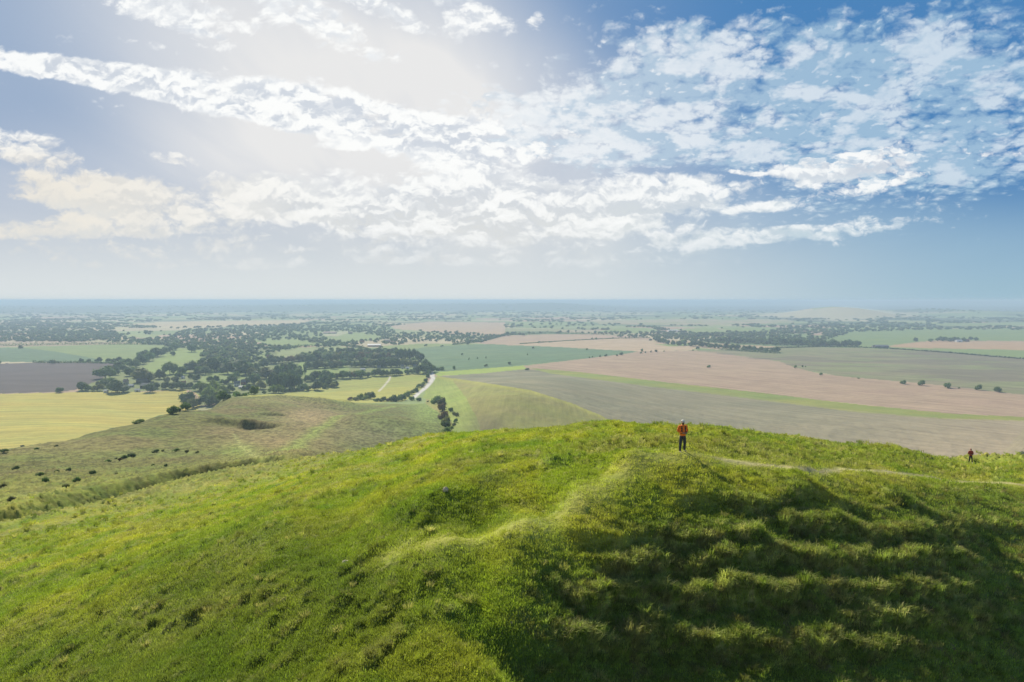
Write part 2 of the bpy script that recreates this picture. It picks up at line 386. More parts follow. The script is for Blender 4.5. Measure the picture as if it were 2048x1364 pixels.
# where the turf is rough (pixel ellipses turned into ground ellipses): px, py, rx px, ry px, strength
ROUGH = [(1250,890,260,26,1.0),(1080,918,150,22,1.1),(1500,905,200,22,.9),(1750,925,260,30,.9),(1950,945,160,24,.8),
 (500,1190,170,36,.9),(310,1235,140,30,1.0),(400,1100,190,28,.6),(150,1260,160,26,.6),(700,1090,60,20,.5),(480,1020,120,20,.5),(150,1060,180,40,.55),(250,1000,200,24,.5),
 (780,1060,80,30,.6),(900,1022,80,12,.6),(1000,1030,50,8,.7),(930,1190,40,20,.9),(640,1160,60,24,.6),(720,1250,50,14,.6),(120,1340,130,40,.6),(740,1320,90,40,.7),(560,1330,60,30,.5),
 (1060,1090,90,60,.9),(1150,1180,90,60,1.0),(1100,1260,60,30,.9),(1000,950,70,30,.5)]
_rc = []
for (px, py, rx, ry, s) in ROUGH:
    x_, y_, z_ = at_land([px, px - rx, px + rx, px, px], [py, py, py, py - ry, py + ry])
    hw = math.hypot(x_[2] - x_[1], y_[2] - y_[1]) / 2; ang = math.atan2(y_[2] - y_[1], x_[2] - x_[1])
    hh = min(math.hypot(x_[3] - x_[4], y_[3] - y_[4]) / 2, hw * 2.5)
    _rc.append((x_[0], y_[0], hw, max(hh, 1.0), math.cos(ang), math.sin(ang), s))
_bx, _by, _ = at_land([1366, 2048, 1150, 1000, 1100], [955, 985, 1010, 1240, 1364])
BANK = [(_bx[1] + 30, _by[1] + 12), (_bx[1], _by[1]), (_bx[0], _by[0]), (_bx[2], _by[2]), (_bx[3], _by[3]), (_bx[4], _by[4]), (3.0, 12.0)]
CREST = trace((800,1116),(880,1096),(960,1076),(1050,1052),(1150,1010),(1250,965),(1366,945),(1450,945),(1500,940),(1600,940),(1750,948),(1900,958),(2048,972),(2120,978))
PATHR = trace((1440,917),(1530,931),(1600,938),(1680,939),(1760,943),(1850,953),(1950,963),(2048,972),(2150,981), r0=25)
TOP = trace((1500,926),(1420,914),(1366,906),(1310,922))
SCARPS = [(trace((452,845),(475,852),(505,856),(540,860),(562,862), r0=150), 5.4, 15), (trace((530,826),(550,829),(580,831), r0=150), 3.0, 10), (trace((596,810),(650,815),(710,822), r0=150), 1.6, 22)]
def roughness(x, y):
    t = np.zeros(x.shape)
    for (cx, cy, a, b, c, s_, s) in _rc:
        u = ((x - cx) * c + (y - cy) * s_) / a; v = (-(x - cx) * s_ + (y - cy) * c) / b
        t = np.maximum(t, s * np.exp(-(u * u + v * v) * .9))
    return t
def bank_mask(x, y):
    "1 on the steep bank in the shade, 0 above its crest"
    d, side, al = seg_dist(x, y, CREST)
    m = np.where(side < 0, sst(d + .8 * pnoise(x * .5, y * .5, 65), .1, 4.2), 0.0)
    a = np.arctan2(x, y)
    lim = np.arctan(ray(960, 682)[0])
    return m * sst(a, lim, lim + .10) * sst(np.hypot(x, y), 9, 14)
def fine(x, y, want=False):
    "turf relief laid over the smooth land; also returns what the materials and the grass need"
    r = np.hypot(x, y)
    near = 1 - sst(r, 200, 430)
    z = np.zeros(x.shape)
    info = {}
    sel = r < 460
    xs, ys = x[sel], y[sel]
    q = np.zeros(xs.shape)
    for pts, hw, h in RIDGES:
        d, side, al = seg_dist(xs, ys, pts)
        q += h * np.exp(-(d / hw) ** 2)
    for (cx, cy, rad, h) in _hc:
        q += h * np.exp(-((xs - cx) ** 2 + (ys - cy) ** 2) / rad ** 2)
    stepm = np.zeros(xs.shape)
    wob = 0.38 * pnoise(xs * .45, ys * .45, 71) + .20 * pnoise(xs * 1.3, ys * 1.3, 72)
    for pts, h in STEPS:
        d, side, al = seg_dist(xs, ys, pts)
        sd_ = d * side + wob
        e = sst(al, 0, .08) * (1 - sst(al, .92, 1)) * (.85 + .35 * pnoise(xs * .5, ys * .5, 73))
        q += .78 * h * e * (sst(sd_, -.35, .1) - .5) * np.exp(-(sd_ / 1.0) ** 2) * 1.9
        stepm = np.maximum(stepm, e * np.exp(-((sd_ - .1) / .38) ** 2))
    d, side, al = seg_dist(xs, ys, DITCH)
    dw = 1.5 + ys * .014
    q += -2.9 * np.exp(-(d / dw) ** 2) * (1 - sst(al, .78, 1)) + .7 * np.exp(-((d * side - 1.7 * dw) / dw) ** 2) * (1 - sst(al, .8, 1))
    bm = bank_mask(xs, ys)
    ro = np.clip(roughness(xs, ys), 0, 1.2)
    patch = sst(fbm(xs * .12, ys * .12, 41, 3), -.1, .55)
    midz = sst(np.hypot(xs, ys), 60, 110)
    ro = np.clip(np.maximum(ro, .27 + .35 * patch * (1 - bm)), 0, 1.2)
    ro = np.maximum(ro, bm * (.55 + .5 * sst(fbm(xs * .3, ys * .3, 43, 2), -.2, .5)))
    ro = np.maximum(ro, midz * .75)
    # smooth path along the crest
    dc, _, _ = seg_dist(xs, ys, CREST)
    smooth = np.exp(-(seg_dist(xs, ys, RIDGES[0][0])[0] / 1.1) ** 2)
    smooth = np.maximum(smooth, np.exp(-(seg_dist(xs, ys, TOP)[0] / 1.2) ** 2))
    smooth2 = np.exp(-(seg_dist(xs, ys, PATHR)[0] / 1.3) ** 2)
    ro = ro * (1 - .8 * smooth) * (1 - .9 * smooth2)
    # tussocks: lumps drawn out along the slope
    c_, s_ = math.cos(R(22)), math.sin(R(22))
    lx = (xs * c_ - ys * s_); ly = (xs * s_ + ys * c_) * .42
    l1 = .85 * pnoise(lx * 1.7, ly * 1.9, 51) + .6 * pnoise(lx * 3.6, ly * 4.2, 52) + .35 * pnoise(xs * 5.2, ys * 5.2, 53)
    rx_ = xs * 1.25; ry_ = ys * 1.9
    l2 = .8 * pnoise(rx_ * 1.1, ry_ * 1.3, 54) + .6 * pnoise(rx_ * 2.6, ry_ * 2.6, 55) + .35 * pnoise(xs * 5.0, ys * 5.0, 56)
    rightside = sst(np.arctan2(xs, ys), -.12, .12)
    lump = l1 * (1 - rightside) + l2 * rightside
    tus = np.maximum(lump - .16, 0)
    tus = 1.5 * tus / (1 + tus * .9)
    rr = np.hypot(xs, ys)
    amp = (.56 - .22 * bm + .45 * sst(rr, 40, 110)) * (1 - sst(rr, 250, 440))
    q += amp * ro * tus + .20 * ro * pnoise(xs * .5, ys * .5, 57) + (.13 * pnoise(xs * .28, ys * .2, 59) + .09 * pnoise(xs * .62, ys * .34, 60)) * (1 - bm) * (1 - smooth) + .012 * pnoise(xs * 7, ys * 7, 58)
    # lumps a sheep would walk round, grouped in the rough ground
    q *= near[sel]
    z[sel] = q
    if want:
        full = lambda v, dflt=0.0: (lambda o: (o.__setitem__(sel, v), o)[1])(np.full(x.shape, dflt))
        info = dict(rough=full(ro), tus=full(tus), step=full(stepm), bank=full(bm), path=full(smooth))
    far = ~sel
    q2 = np.zeros(x.shape)
    m2 = r > 90
    ms = (r > 150) & (r < 800)
    for pts, h, w_ in SCARPS:
        d, side, al = seg_dist(x[ms], y[ms], pts); sd_ = d * side
        q2[ms] += -h * (1 - sst(sd_, -1, 7)) * np.exp(-(np.minimum(sd_, 0) / w_) ** 2) * sst(al, 0, .2) * (1 - sst(al, .75, 1)) + .25 * h * np.exp(-((sd_ - 8) / 9) ** 2) * sst(al, 0, .2) * (1 - sst(al, .75, 1))
    for (cx, cy, wx, wy, h) in _pc:
        ex = ((x - cx) / wx) ** 2 + ((y - cy) / wy) ** 2
        q2 += h * np.exp(-ex)
    e2 = sst(r, 140, 260) * (1 - sst(r, 800, 1000))
    q2 += e2 * (.7 * fbm(x / 14., y / 22., 61, 2) + .30 * np.maximum(pnoise(x / 2.6, y / 4.2, 62), 0))
    z = z + np.where(m2, q2, 0)
    return (z, info) if want else z
def ground(x, y):
    x = np.asarray(x, float); y = np.asarray(y, float)
    return land(x, y) + fine(x, y)
def at_ground(px, py, r0=10.0, r1=40000.0):
    x, y, z = at_land(px, py, r0=r0, r1=r1)
    return x, y, ground(x, y)
# ------------------------------------------------------------------ the fields of the vale
def inpoly(px, py, poly):
    m = np.zeros(px.shape, bool); n = len(poly)
    for i in range(n):
        x1, y1 = poly[i]; x2, y2 = poly[(i + 1) % n]
        if y1 == y2: continue
        c = (py > min(y1, y2)) & (py <= max(y1, y2))
        m ^= c & (px < x1 + (py - y1) * (x2 - x1) / (y2 - y1))
    return m
def plane_xy(px, py):
    rx, rz = ray(px, py); d = -138.0 / np.minimum(rz, -1e-4)
    return rx * d, d
PALE = (.21, .27, .085); PAST = (.19, .27, .05); TAN = (.44, .33, .20); PINK = (.37, .265, .185); DARKG = (.085, .155, .08); PLOUGH = (.075, .058, .062)
STRAW = (.46, .375, .075); GREY = (.185, .195, .12); CREAM = (.50, .43, .24)
# outline, colour, second colour, direction of the rows (two pixels), strength of the rows
FIELDS = [
 ([(150,790),(170,765),(215,735),(260,715),(340,690),(480,690),(560,700),(800,700),(870,735),(865,750),(700,765),(560,795),(470,800),(395,812),(385,783),(365,778),(225,786)], (.15,.19,.07), (.20,.24,.08), ((300,740),(600,740)), 0),
 ([(-300,684),(0,683),(150,682),(290,686),(240,689),(0,694),(-300,696)], (.33,.27,.20), TAN, ((0,690),(250,687)), .2),
 ([(-300,786),(-300,727),(0,727),(70,725),(220,726),(238,728),(205,757),(150,780),(115,784),(0,787)], PLOUGH, (.10,.08,.08), ((0,750),(200,752)), .3),
 ([(-300,724),(-300,697),(0,696),(50,696),(110,703),(190,717),(205,724)], DARKG, (.11,.19,.09), ((0,705),(190,720)), .25),
 ([(50,696),(100,692),(250,688),(325,690),(350,697),(300,710),(270,722),(205,724),(190,717),(110,703)], (.17,.25,.08), PALE, ((60,693),(300,700)), .35),
 ([(285,735),(350,696),(400,695),(416,706),(404,722),(378,735),(378,752),(310,750)], (.22,.31,.07), PALE, ((320,720),(400,720)), .1),
 ([(552,703),(600,695),(680,692),(725,699),(715,708),(640,710),(570,716),(555,712)], PALE, (.26,.30,.13), ((560,705),(700,700)), .2),
 ([(518,688),(535,680),(590,679),(650,688),(640,690),(560,694),(545,693)], (.20,.29,.08), PALE, ((530,684),(640,686)), .1),
 ([(480,704),(530,704),(545,708),(530,716),(480,716)], (.19,.27,.08), PALE, ((480,708),(530,708)), 0),
 ([(600,722),(650,722),(700,735),(690,755),(620,760),(590,745)], (.20,.30,.07), PALE, ((600,740),(690,740)), 0),
 ([(415,740),(500,738),(505,765),(420,770),(400,760)], (.20,.28,.08), PALE, ((400,750),(500,750)), 0),
 ([(750,740),(850,735),(860,748),(750,752)], (.22,.31,.07), PALE, ((750,745),(850,745)), 0),
 ([(765,692),(850,688),(1000,688),(1060,690),(1140,693),(1285,701),(1240,710),(1130,722),(1040,731),(940,739),(872,743),(860,735),(845,715),(800,706),(768,702)], (.105,.19,.10), (.15,.22,.10), ((860,735),(1130,700)), .35),
 ([(765,692),(850,687),(960,688),(850,694),(790,706),(768,702)], (.22,.29,.10), PALE, ((770,698),(950,689)), .2),
 ([(865,745),(940,739),(1050,731),(1052,739),(960,747),(875,752)], (.33,.42,.07), (.30,.40,.08), ((870,748),(1050,735)), .1),
 ([(955,687),(1010,672),(1100,668),(1200,669),(1300,675),(1310,682),(1240,678),(1130,682),(1060,690),(1000,689)], (.38,.27,.21), TAN, ((960,684),(1200,672)), .3),
 ([(1012,690),(1130,682),(1230,677),(1300,682),(1400,695),(1380,700),(1290,703),(1200,699),(1100,693)], TAN, (.48,.37,.25), ((1015,689),(1300,684)), .35),
 ([(1300,676),(1400,684),(1480,690),(1600,694),(1440,700),(1400,696),(1310,684)], (.40,.33,.20), TAN, ((1300,680),(1440,697)), .2),
 ([(1290,703),(1440,699),(1600,693),(1850,699),(2048,716),(2300,735),(2300,822),(2048,792),(1850,769),(1700,756),(1590,736),(1560,725),(1430,707)], (.205,.245,.10), (.25,.22,.14), ((1560,712),(2048,738)), .55),
 ([(1620,693),(1720,691),(2048,699),(2300,712),(2300,735),(2048,718),(1850,700)], (.20,.28,.10), PALE, ((1650,694),(2048,708)), .2),
 ([(1770,693),(1830,684),(1870,682),(2048,683),(2300,684),(2300,705),(2048,700),(1850,696)], (.45,.29,.16), (.42,.30,.18), ((1800,690),(2048,690)), .25),
 ([(1640,690),(1600,678),(1690,661),(1850,657),(2300,657),(2300,684),(2048,682),(1860,681),(1770,692)], (.17,.25,.10), PALE, ((1650,675),(2048,668)), .3),
 ([(1045,732),(1130,722),(1290,703),(1380,701),(1430,705),(1560,723),(1590,735),(1640,747),(1700,754),(1850,767),(2048,790),(2300,818),(2300,850),(2048,837),(1900,831),(1700,811),(1500,786),(1330,767),(1150,746),(1060,739)], PINK, (.40,.30,.20), ((1150,738),(2048,822)), .45),
 ([(870,753),(960,747),(1050,738),(1100,744),(1300,770),(1480,792),(1700,820),(1880,836),(2048,841),(2300,850),(2300,990),(1250,990),(1240,855),(1200,830),(1140,805),(1060,780),(960,764)], GREY, (.27,.25,.155), ((1000,752),(2000,872)), .32),
 ([(1060,736),(1150,743),(1330,764),(1500,783),(1700,807),(1900,827),(2048,834),(2300,846),(2300,856),(2048,843),(1880,838),(1700,823),(1480,795),(1300,773),(1100,747)], (.28,.29,.07), (.20,.27,.07), ((1060,740),(2048,838)), .2),
 ([(2100,836),(2048,858),(2022,888),(1992,918),(1960,945),(2300,980),(2300,836)], (.23,.28,.06), PAST, ((2048,870),(2000,915)), .3),
 ([(845,905),(852,800),(866,765),(874,752),(960,764),(1060,780),(1140,805),(1200,830),(1240,855),(1255,990),(845,990)], (.26,.28,.07), (.27,.245,.085), ((1000,770),(960,870)), .25),
 ([(866,752),(905,760),(935,800),(960,850),(965,900),(905,905),(905,850),(880,808),(845,795)], (.24,.32,.06), (.28,.33,.08), ((905,780),(940,860)), .3),
 ([(480,792),(560,787),(620,778),(700,758),(760,750),(850,746),(856,765),(836,786),(806,803),(700,808),(600,798)], (.30,.35,.075), (.38,.37,.10), ((600,795),(850,770)), .35),
 ([(480,792),(560,789),(650,785),(760,776),(840,772),(830,790),(806,803),(700,808),(600,800)], (.40,.38,.085), (.36,.38,.08), ((600,795),(850,775)), .3),
 ([(-300,1200),(-300,790),(0,788),(120,785),(225,783),(290,784),(365,778),(392,785),(405,797),(392,830),(300,1100)], STRAW, (.40,.39,.09), ((0,850),(380,838)), .5),
 ([(372,780),(385,782),(402,796),(394,804),(380,795)], (.44,.30,.22), TAN, ((375,785),(400,800)), 0),
 ([(1190,664),(1240,656),(1290,655),(1330,663),(1260,667)], (.22,.30,.10), PALE, ((1190,660),(1300,660)), .1),
 ([(1370,657),(1430,655),(1455,665),(1380,670)], (.24,.31,.10), PALE, ((1190,660),(1300,660)), .1),
 ([(1440,657),(1540,655),(1575,664),(1500,668)], (.22,.30,.10), PALE, ((1190,660),(1300,660)), .1),
 ([(1310,689),(1370,686),(1400,690),(1340,693)], (.22,.30,.09), PALE, ((1190,660),(1300,660)), .1),
 ([(780,652),(860,643),(1010,645),(1010,671),(900,668),(850,662),(790,658)], (.40,.29,.20), TAN, ((800,655),(1000,660)), .2),
 ([(255,648),(330,643),(520,641),(625,640),(600,648),(400,655),(330,655)], CREAM, TAN, ((300,650),(600,645)), .2),
 ([(200,658),(230,655),(265,656),(230,660)], (.34,.36,.14), CREAM, ((300,650),(600,645)), 0),
 ([(246,670),(285,668),(320,669),(312,676),(250,675)], (.28,.33,.12), PALE, ((300,650),(600,645)), 0),
 ([(640,664),(740,662),(780,668),(700,673),(650,672)], (.42,.38,.26), (.26,.33,.13), ((300,650),(600,645)), 0),
 ([(700,665),(770,664),(790,674),(720,679),(640,682)], (.21,.29,.10), PALE, ((300,650),(600,645)), 0),
 ([(1180,641),(1400,638),(1560,640),(1600,645),(1420,651),(1200,648)], (.42,.32,.22), PALE, ((1200,650),(1600,645)), .1),
 ([(1500,632),(1640,616),(1700,613),(1760,620),(1850,632),(1700,640)], (.42,.38,.24), CREAM, ((1200,650),(1600,645)), 0),
 ([(1840,648),(2048,644),(2300,646),(2300,652),(1900,652)], (.24,.30,.13), PALE, ((1200,650),(1600,645)), .1),
]
ROAD = [(826,796),(836,787),(852,775),(861,765),(866,757),(864,749),(862,742),(866,738),(873,740)]
TRACK = [(757,783),(768,772),(778,760),(781,752)]
def voronoi(x, y, seed):
    "nearest jittered cell: id hash and distance to the border"
    ix = np.floor(x).astype(np.int64); iy = np.floor(y).astype(np.int64)
    b1 = np.full(x.shape, 9.0); b2 = b1.copy(); hid = np.zeros(x.shape)
    for i in (-1, 0, 1):
        for j in (-1, 0, 1):
            h = ((ix + i) * 73856093 ^ (iy + j) * 19349663 ^ seed * 83492791) & 0xffffffff
            h = ((h ^ (h >> 15)) * 2246822519) & 0xffffffff
            h2 = ((h ^ (h >> 13)) * 3266489917) & 0xffffffff
            cx = ix + i + (h & 1023) / 1023.; cy = iy + j + (h2 & 1023) / 1023.
            d = np.abs(x - cx) * .75 + np.abs(y - cy) * .75 + .25 * np.hypot(x - cx, y - cy)
            m = d < b1
            b2 = np.where(m, b1, np.minimum(b2, d)); hid = np.where(m, (h2 >> 8 & 4095) / 4095., hid); b1 = np.where(m, d, b1)
    return hid, b2 - b1
PATCH = np.array([(.21,.28,.10),(.24,.31,.12),(.16,.23,.09),(.42,.36,.22),(.40,.29,.20),(.26,.31,.13),(.33,.33,.16),(.18,.25,.09),(.14,.20,.08),(.48,.42,.26)])
def lerp(a, b, t):
    return a + (b - a) * t[..., None]
def paint(x, y, z, info):
    n = x.shape
    r = np.hypot(x, y)
    px, py = project(x, y, z)
    pxe = px + 1.6 * pnoise(x / 40., y / 40., 3) * np.clip(900 / np.maximum(r, 1), .2, 2); pye = py + .35 * pnoise(x / 25., y / 25., 4)
    pxe = np.where(y < 5, -9999, pxe)
    # vale patchwork
    cr, sr = math.cos(.5), math.sin(.5)
    vx = (x * cr - y * sr) / 420.; vy = (x * sr + y * cr) / 300.
    hid, edge = voronoi(vx + .15 * pnoise(x / 700., y / 700., 9), vy, 7)
    col = PATCH[(hid * 9.999).astype(int)].copy()
    # far downs: pale grass with woods
    dn = sst(r, 8000, 9000)
    col = lerp(col, np.array((.06,.085,.055)), dn)
    wood = sst(fbm(x / 900., y / 900., 77, 3), .15, .35) * sst(r, 2500, 4500)
    col = lerp(col, np.array((.055,.085,.04)), wood * .85)
    sdir = np.zeros(n + (3,))
    sdir[..., 0] = .25 * np.cos(hid * 40); sdir[..., 1] = .25 * np.sin(hid * 40)
    vale = (r > 450)
    big = .5 + .5 * fbm(x / 160., y / 60., 21, 3)
    for poly, c1, c2, (p, q), s in FIELDS:
        xs = [a for a, b in poly]; ys = [b for a, b in poly]
        m = vale & (pxe > min(xs)) & (pxe < max(xs)) & (pye > min(ys)) & (pye < max(ys))
        if not m.any(): continue
        mm = inpoly(pxe[m], pye[m], poly)
        idx = np.where(m.ravel())[0][mm]
        t = np.clip(big.ravel()[idx], 0, 1)[:, None]
        col.reshape(-1, 3)[idx] = np.array(c1) * (1 - t) + np.array(c2) * t
        (ax, bx), (ay, by) = plane_xy([p[0], q[0]], [p[1], q[1]])
        dx, dy = bx - ax, by - ay; L = math.hypot(dx, dy)
        sdir.reshape(-1, 3)[idx] = (-dy / L * s, dx / L * s, 0)
    # the beige stubble of the big field is paler to the right, the soil patches on the far slope
    m = inpoly(pxe, pye, FIELDS[23][0]) & vale
    t = m * (.25 * sst(px, 1000, 1500) + .75 * sst(px + 3 * (py - 860), 1450, 2150))
    col = lerp(col, np.array((.37,.30,.195)), t * .9)
    m = inpoly(pxe, pye, FIELDS[18][0]) & vale
    t = m * sst(fbm(x / 260., y / 90., 23, 3) + .5 * sst(px, 1600, 1950) - .8 * np.abs(py - 722) / 60, -.05, .35)
    col = lerp(col, np.array((.185,.16,.115)), t * .75)
    m = inpoly(pxe, pye, FIELDS[26][0]) & vale
    t = m * np.exp(-((px - 975) / 38) ** 2 - ((py - 850) / 22) ** 2)
    col = lerp(col, np.array((.16,.14,.07)), np.clip(t, 0, 1) * .7)
    t = m * np.exp(-((py - np.interp(px, (874, 960, 1060, 1140, 1200, 1240), (754, 766, 782, 807, 832, 857))) / 4) ** 2)
    col = lerp(col, np.array((.36,.36,.07)), np.clip(t, 0, 1) * .7)
    # ---- the spur in the middle distance and the near hill
    hill = (1 - sst(land(x, y) - 6 + 6 * pnoise(x / 60., y / 60., 12), 2, 10) * 0)
    bound = np.interp(px, (-300, 0, 200, 330, 450, 560, 640, 700, 760, 850, 900, 905, 1000), (990, 903, 864, 830, 797, 791, 796, 806, 808, 808, 840, 905, 905))
    spur = ((r < 900) & (py > bound - 1) & (y > 5) & (land(x, y) > 2) & (px < 905)) | (r < 240) | ((y < 5) & (r < 500))
    b1 = .5 + .5 * fbm(x / 55., y / 90., 81, 4)
    olive = np.array((.135,.145,.034)); brown = np.array((.175,.13,.055)); greeny = np.array((.12,.17,.032))
    c = lerp(np.broadcast_to(olive, n + (3,)), brown, sst(b1, .5, .8) * .5)
    c = lerp(c, greeny, sst(fbm(x / 35., y / 50., 83, 3), 0, .6) * .7)
    for (qx, qy, rx, ry, cc, s) in ((760,868,140,34,(.175,.20,.08),.7),(560,880,130,30,(.29,.215,.10),.7),(620,832,70,22,(.33,.255,.125),.8),(700,855,26,60,(.26,.34,.07),0),(860,820,40,50,(.22,.31,.07),.8),
                                   (760,800,90,10,(.27,.33,.08),.8),(100,900,300,30,(.23,.235,.075),.4),(560,800,80,8,(.32,.31,.11),.5),(480,900,40,14,(.22,.31,.06),.6)):
        c = lerp(c, np.array(cc), s * np.exp(-(((px - qx) / rx) ** 2 + ((py - qy) / ry) ** 2)) * (r > 150))
    # shade of the first quarry pit, put into the ground colour as darker soil
    for (cx, cy, wx, wy, h) in _pc[:1]:
        c = lerp(c, np.array((.10,.10,.04)), .35 * np.exp(-((x - cx) / wx) ** 2 * 1.2 - ((y - cy) / wy) ** 2 * 1.2))
    dg, _, _ = seg_dist(x, y, PATHG)
    d3, _, _ = seg_dist(x, y, PATHV)
    c = lerp(c, np.array((.24,.34,.06)), np.exp(-(d3 / 4.) ** 2) * .6)
    c = lerp(c, np.array((.34,.36,.12)), np.exp(-(dg / 1.2) ** 2) * .6 * (r > 120))
    # near hill turf
    gz = 1 - sst(r, 105, 190)
    tb = fbm(x / 7., y / 9., 91, 4)
    turf = lerp(np.broadcast_to(np.array((.23,.295,.022)), n + (3,)), np.array((.345,.345,.04)), sst(tb, -.35, .45))
    turf = lerp(turf, np.array((.125,.215,.02)), sst(fbm(x / 3., y / 4.5, 93, 4), .0, .6) * .75)
    turf = lerp(turf, np.array((.31,.30,.09)), sst(fbm(x / 9., y / 12., 95, 4), .05, .6) * .6)
    turf = lerp(turf, np.array((.085,.135,.015)), np.clip((1 - sst(r, 24, 60)) * sst(-x / np.maximum(y, 1), -.1, .35) + .3 * fbm(x / 4., y / 5., 94, 3), 0, 1) * .85)  # darker green near left: longer turf, and its dimmer light put into the colour
    ro, tus, st, bm, pa = (info[k] for k in ('rough', 'tus', 'step', 'bank', 'path'))
    turf = lerp(turf, np.array((.20,.225,.055)), np.clip(ro * .55, 0, 1))
    turf = lerp(turf, np.array((.34,.30,.12)), np.clip(tus * ro * sst(fbm(x / 2.2, y / 3., 97, 2), -.2, .5), 0, 1) * .8)
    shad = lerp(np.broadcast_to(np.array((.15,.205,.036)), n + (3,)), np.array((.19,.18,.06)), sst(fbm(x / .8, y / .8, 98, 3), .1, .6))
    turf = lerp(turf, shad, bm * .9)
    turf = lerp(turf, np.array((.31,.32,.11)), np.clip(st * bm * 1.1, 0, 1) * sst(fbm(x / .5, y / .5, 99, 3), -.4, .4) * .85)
    turf = lerp(turf, np.array((.33,.34,.075)), pa * .7)
    dd, sd_, al = seg_dist(x, y, PATHR)
    turf = lerp(turf, np.array((.43,.40,.19)), np.exp(-(dd / .33) ** 2) * .9)
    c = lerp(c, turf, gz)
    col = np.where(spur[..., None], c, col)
    sdir[spur] = 0
    for pts, wdt, cc in ((plane_pts(ROAD), 3.6, (.62,.60,.55)), (plane_pts(TRACK), 1.6, (.58,.55,.42))):
        m = (r > 700) & (r < 1700)
        d = np.full(n, 1e9); d[m] = seg_dist(x[m], y[m], pts)[0]
        col = lerp(col, np.array(cc), 1 - sst(d, wdt * .8, wdt * 1.5))
    paint.spur = spur
    return col, sdir
def plane_pts(pp):
    p = np.array(pp, float); x, y, z = at_land(p[:, 0], p[:, 1], r0=300); return list(zip(x, y))
PATHV = trace((560,905),(600,885),(640,860),(680,842),(720,828),(790,812),(850,806), r0=150)
# ------------------------------------------------------------------ the ground, one sheet out to the horizon
az = np.concatenate([np.linspace(-180, -75, 40)[:-1], np.linspace(-75, -41, 60)[:-1], np.linspace(-41, 41, QA), np.linspace(41, 75, 60)[1:], np.linspace(75, 180, 40)[1:-1]])
az = np.radians(az)
rs = [1.0]
while rs[-1] < 70000:
    r = rs[-1]
    k = .05 if r < 13 else .0045 if r < 130 else .0065 if r < 800 else min(.03, max(.0055, r * 5.2e-6))
    rs.append(r * (1 + k * QR))
rs = np.array(rs)
GA, GR = np.meshgrid(az, rs)            # rows: distance, columns: bearing
GX = GR * np.sin(GA); GY = GR * np.cos(GA)
LZ = land(GX, GY); FZ, INFO = fine(GX, GY, want=True)
GZ = LZ + FZ
COL, SDIR = paint(GX, GY, GZ, INFO); SPUR = paint.spur
nr, na = GX.shape


i = np.arange(nr - 1)[:, None] * na; j = np.arange(na)[None, :]; j2 = (j + 1) % na
quads = np.stack([i + j, i + na + j, i + na + j2, i + j2], -1).reshape(-1, 4)[:, ::-1]
me = bpy.data.meshes.new("ground")
nv, nf = nr * na, len(quads)
me.vertices.add(nv); me.loops.add(nf * 4); me.polygons.add(nf)
me.vertices.foreach_set("co", np.stack([GX, GY, GZ], -1).astype(np.float32).ravel())
me.loops.foreach_set("vertex_index", quads.astype(np.int32).ravel())
me.polygons.foreach_set("loop_start", np.arange(0, nf * 4, 4, dtype=np.int32))
me.polygons.foreach_set("use_smooth", np.ones(nf, bool))
me.update()
at_ = me.attributes.new("col", 'FLOAT_COLOR', 'POINT')
at_.data.foreach_set("color", np.concatenate([COL, np.ones((nr, na, 1))], -1).astype(np.float32).ravel())
at_ = me.attributes.new("rows", 'FLOAT_VECTOR', 'POINT')
at_.data.foreach_set("vector", SDIR.astype(np.float32).ravel())
at_ = me.attributes.new("turf", 'FLOAT', 'POINT')
at_.data.foreach_set("value", (1 - sst(GR, 600, 1000)).astype(np.float32).ravel())
at_ = me.attributes.new("speck", 'FLOAT', 'POINT')
at_.data.foreach_set("value", (sst(GR, 70, 160) * (1 - sst(GR, 800, 950)) * SPUR + .12).astype(np.float32).ravel())
ground_ob = bpy.data.objects.new("ground", me); C.objects.link(ground_ob)
ground_ob['kind'] = 'structure'
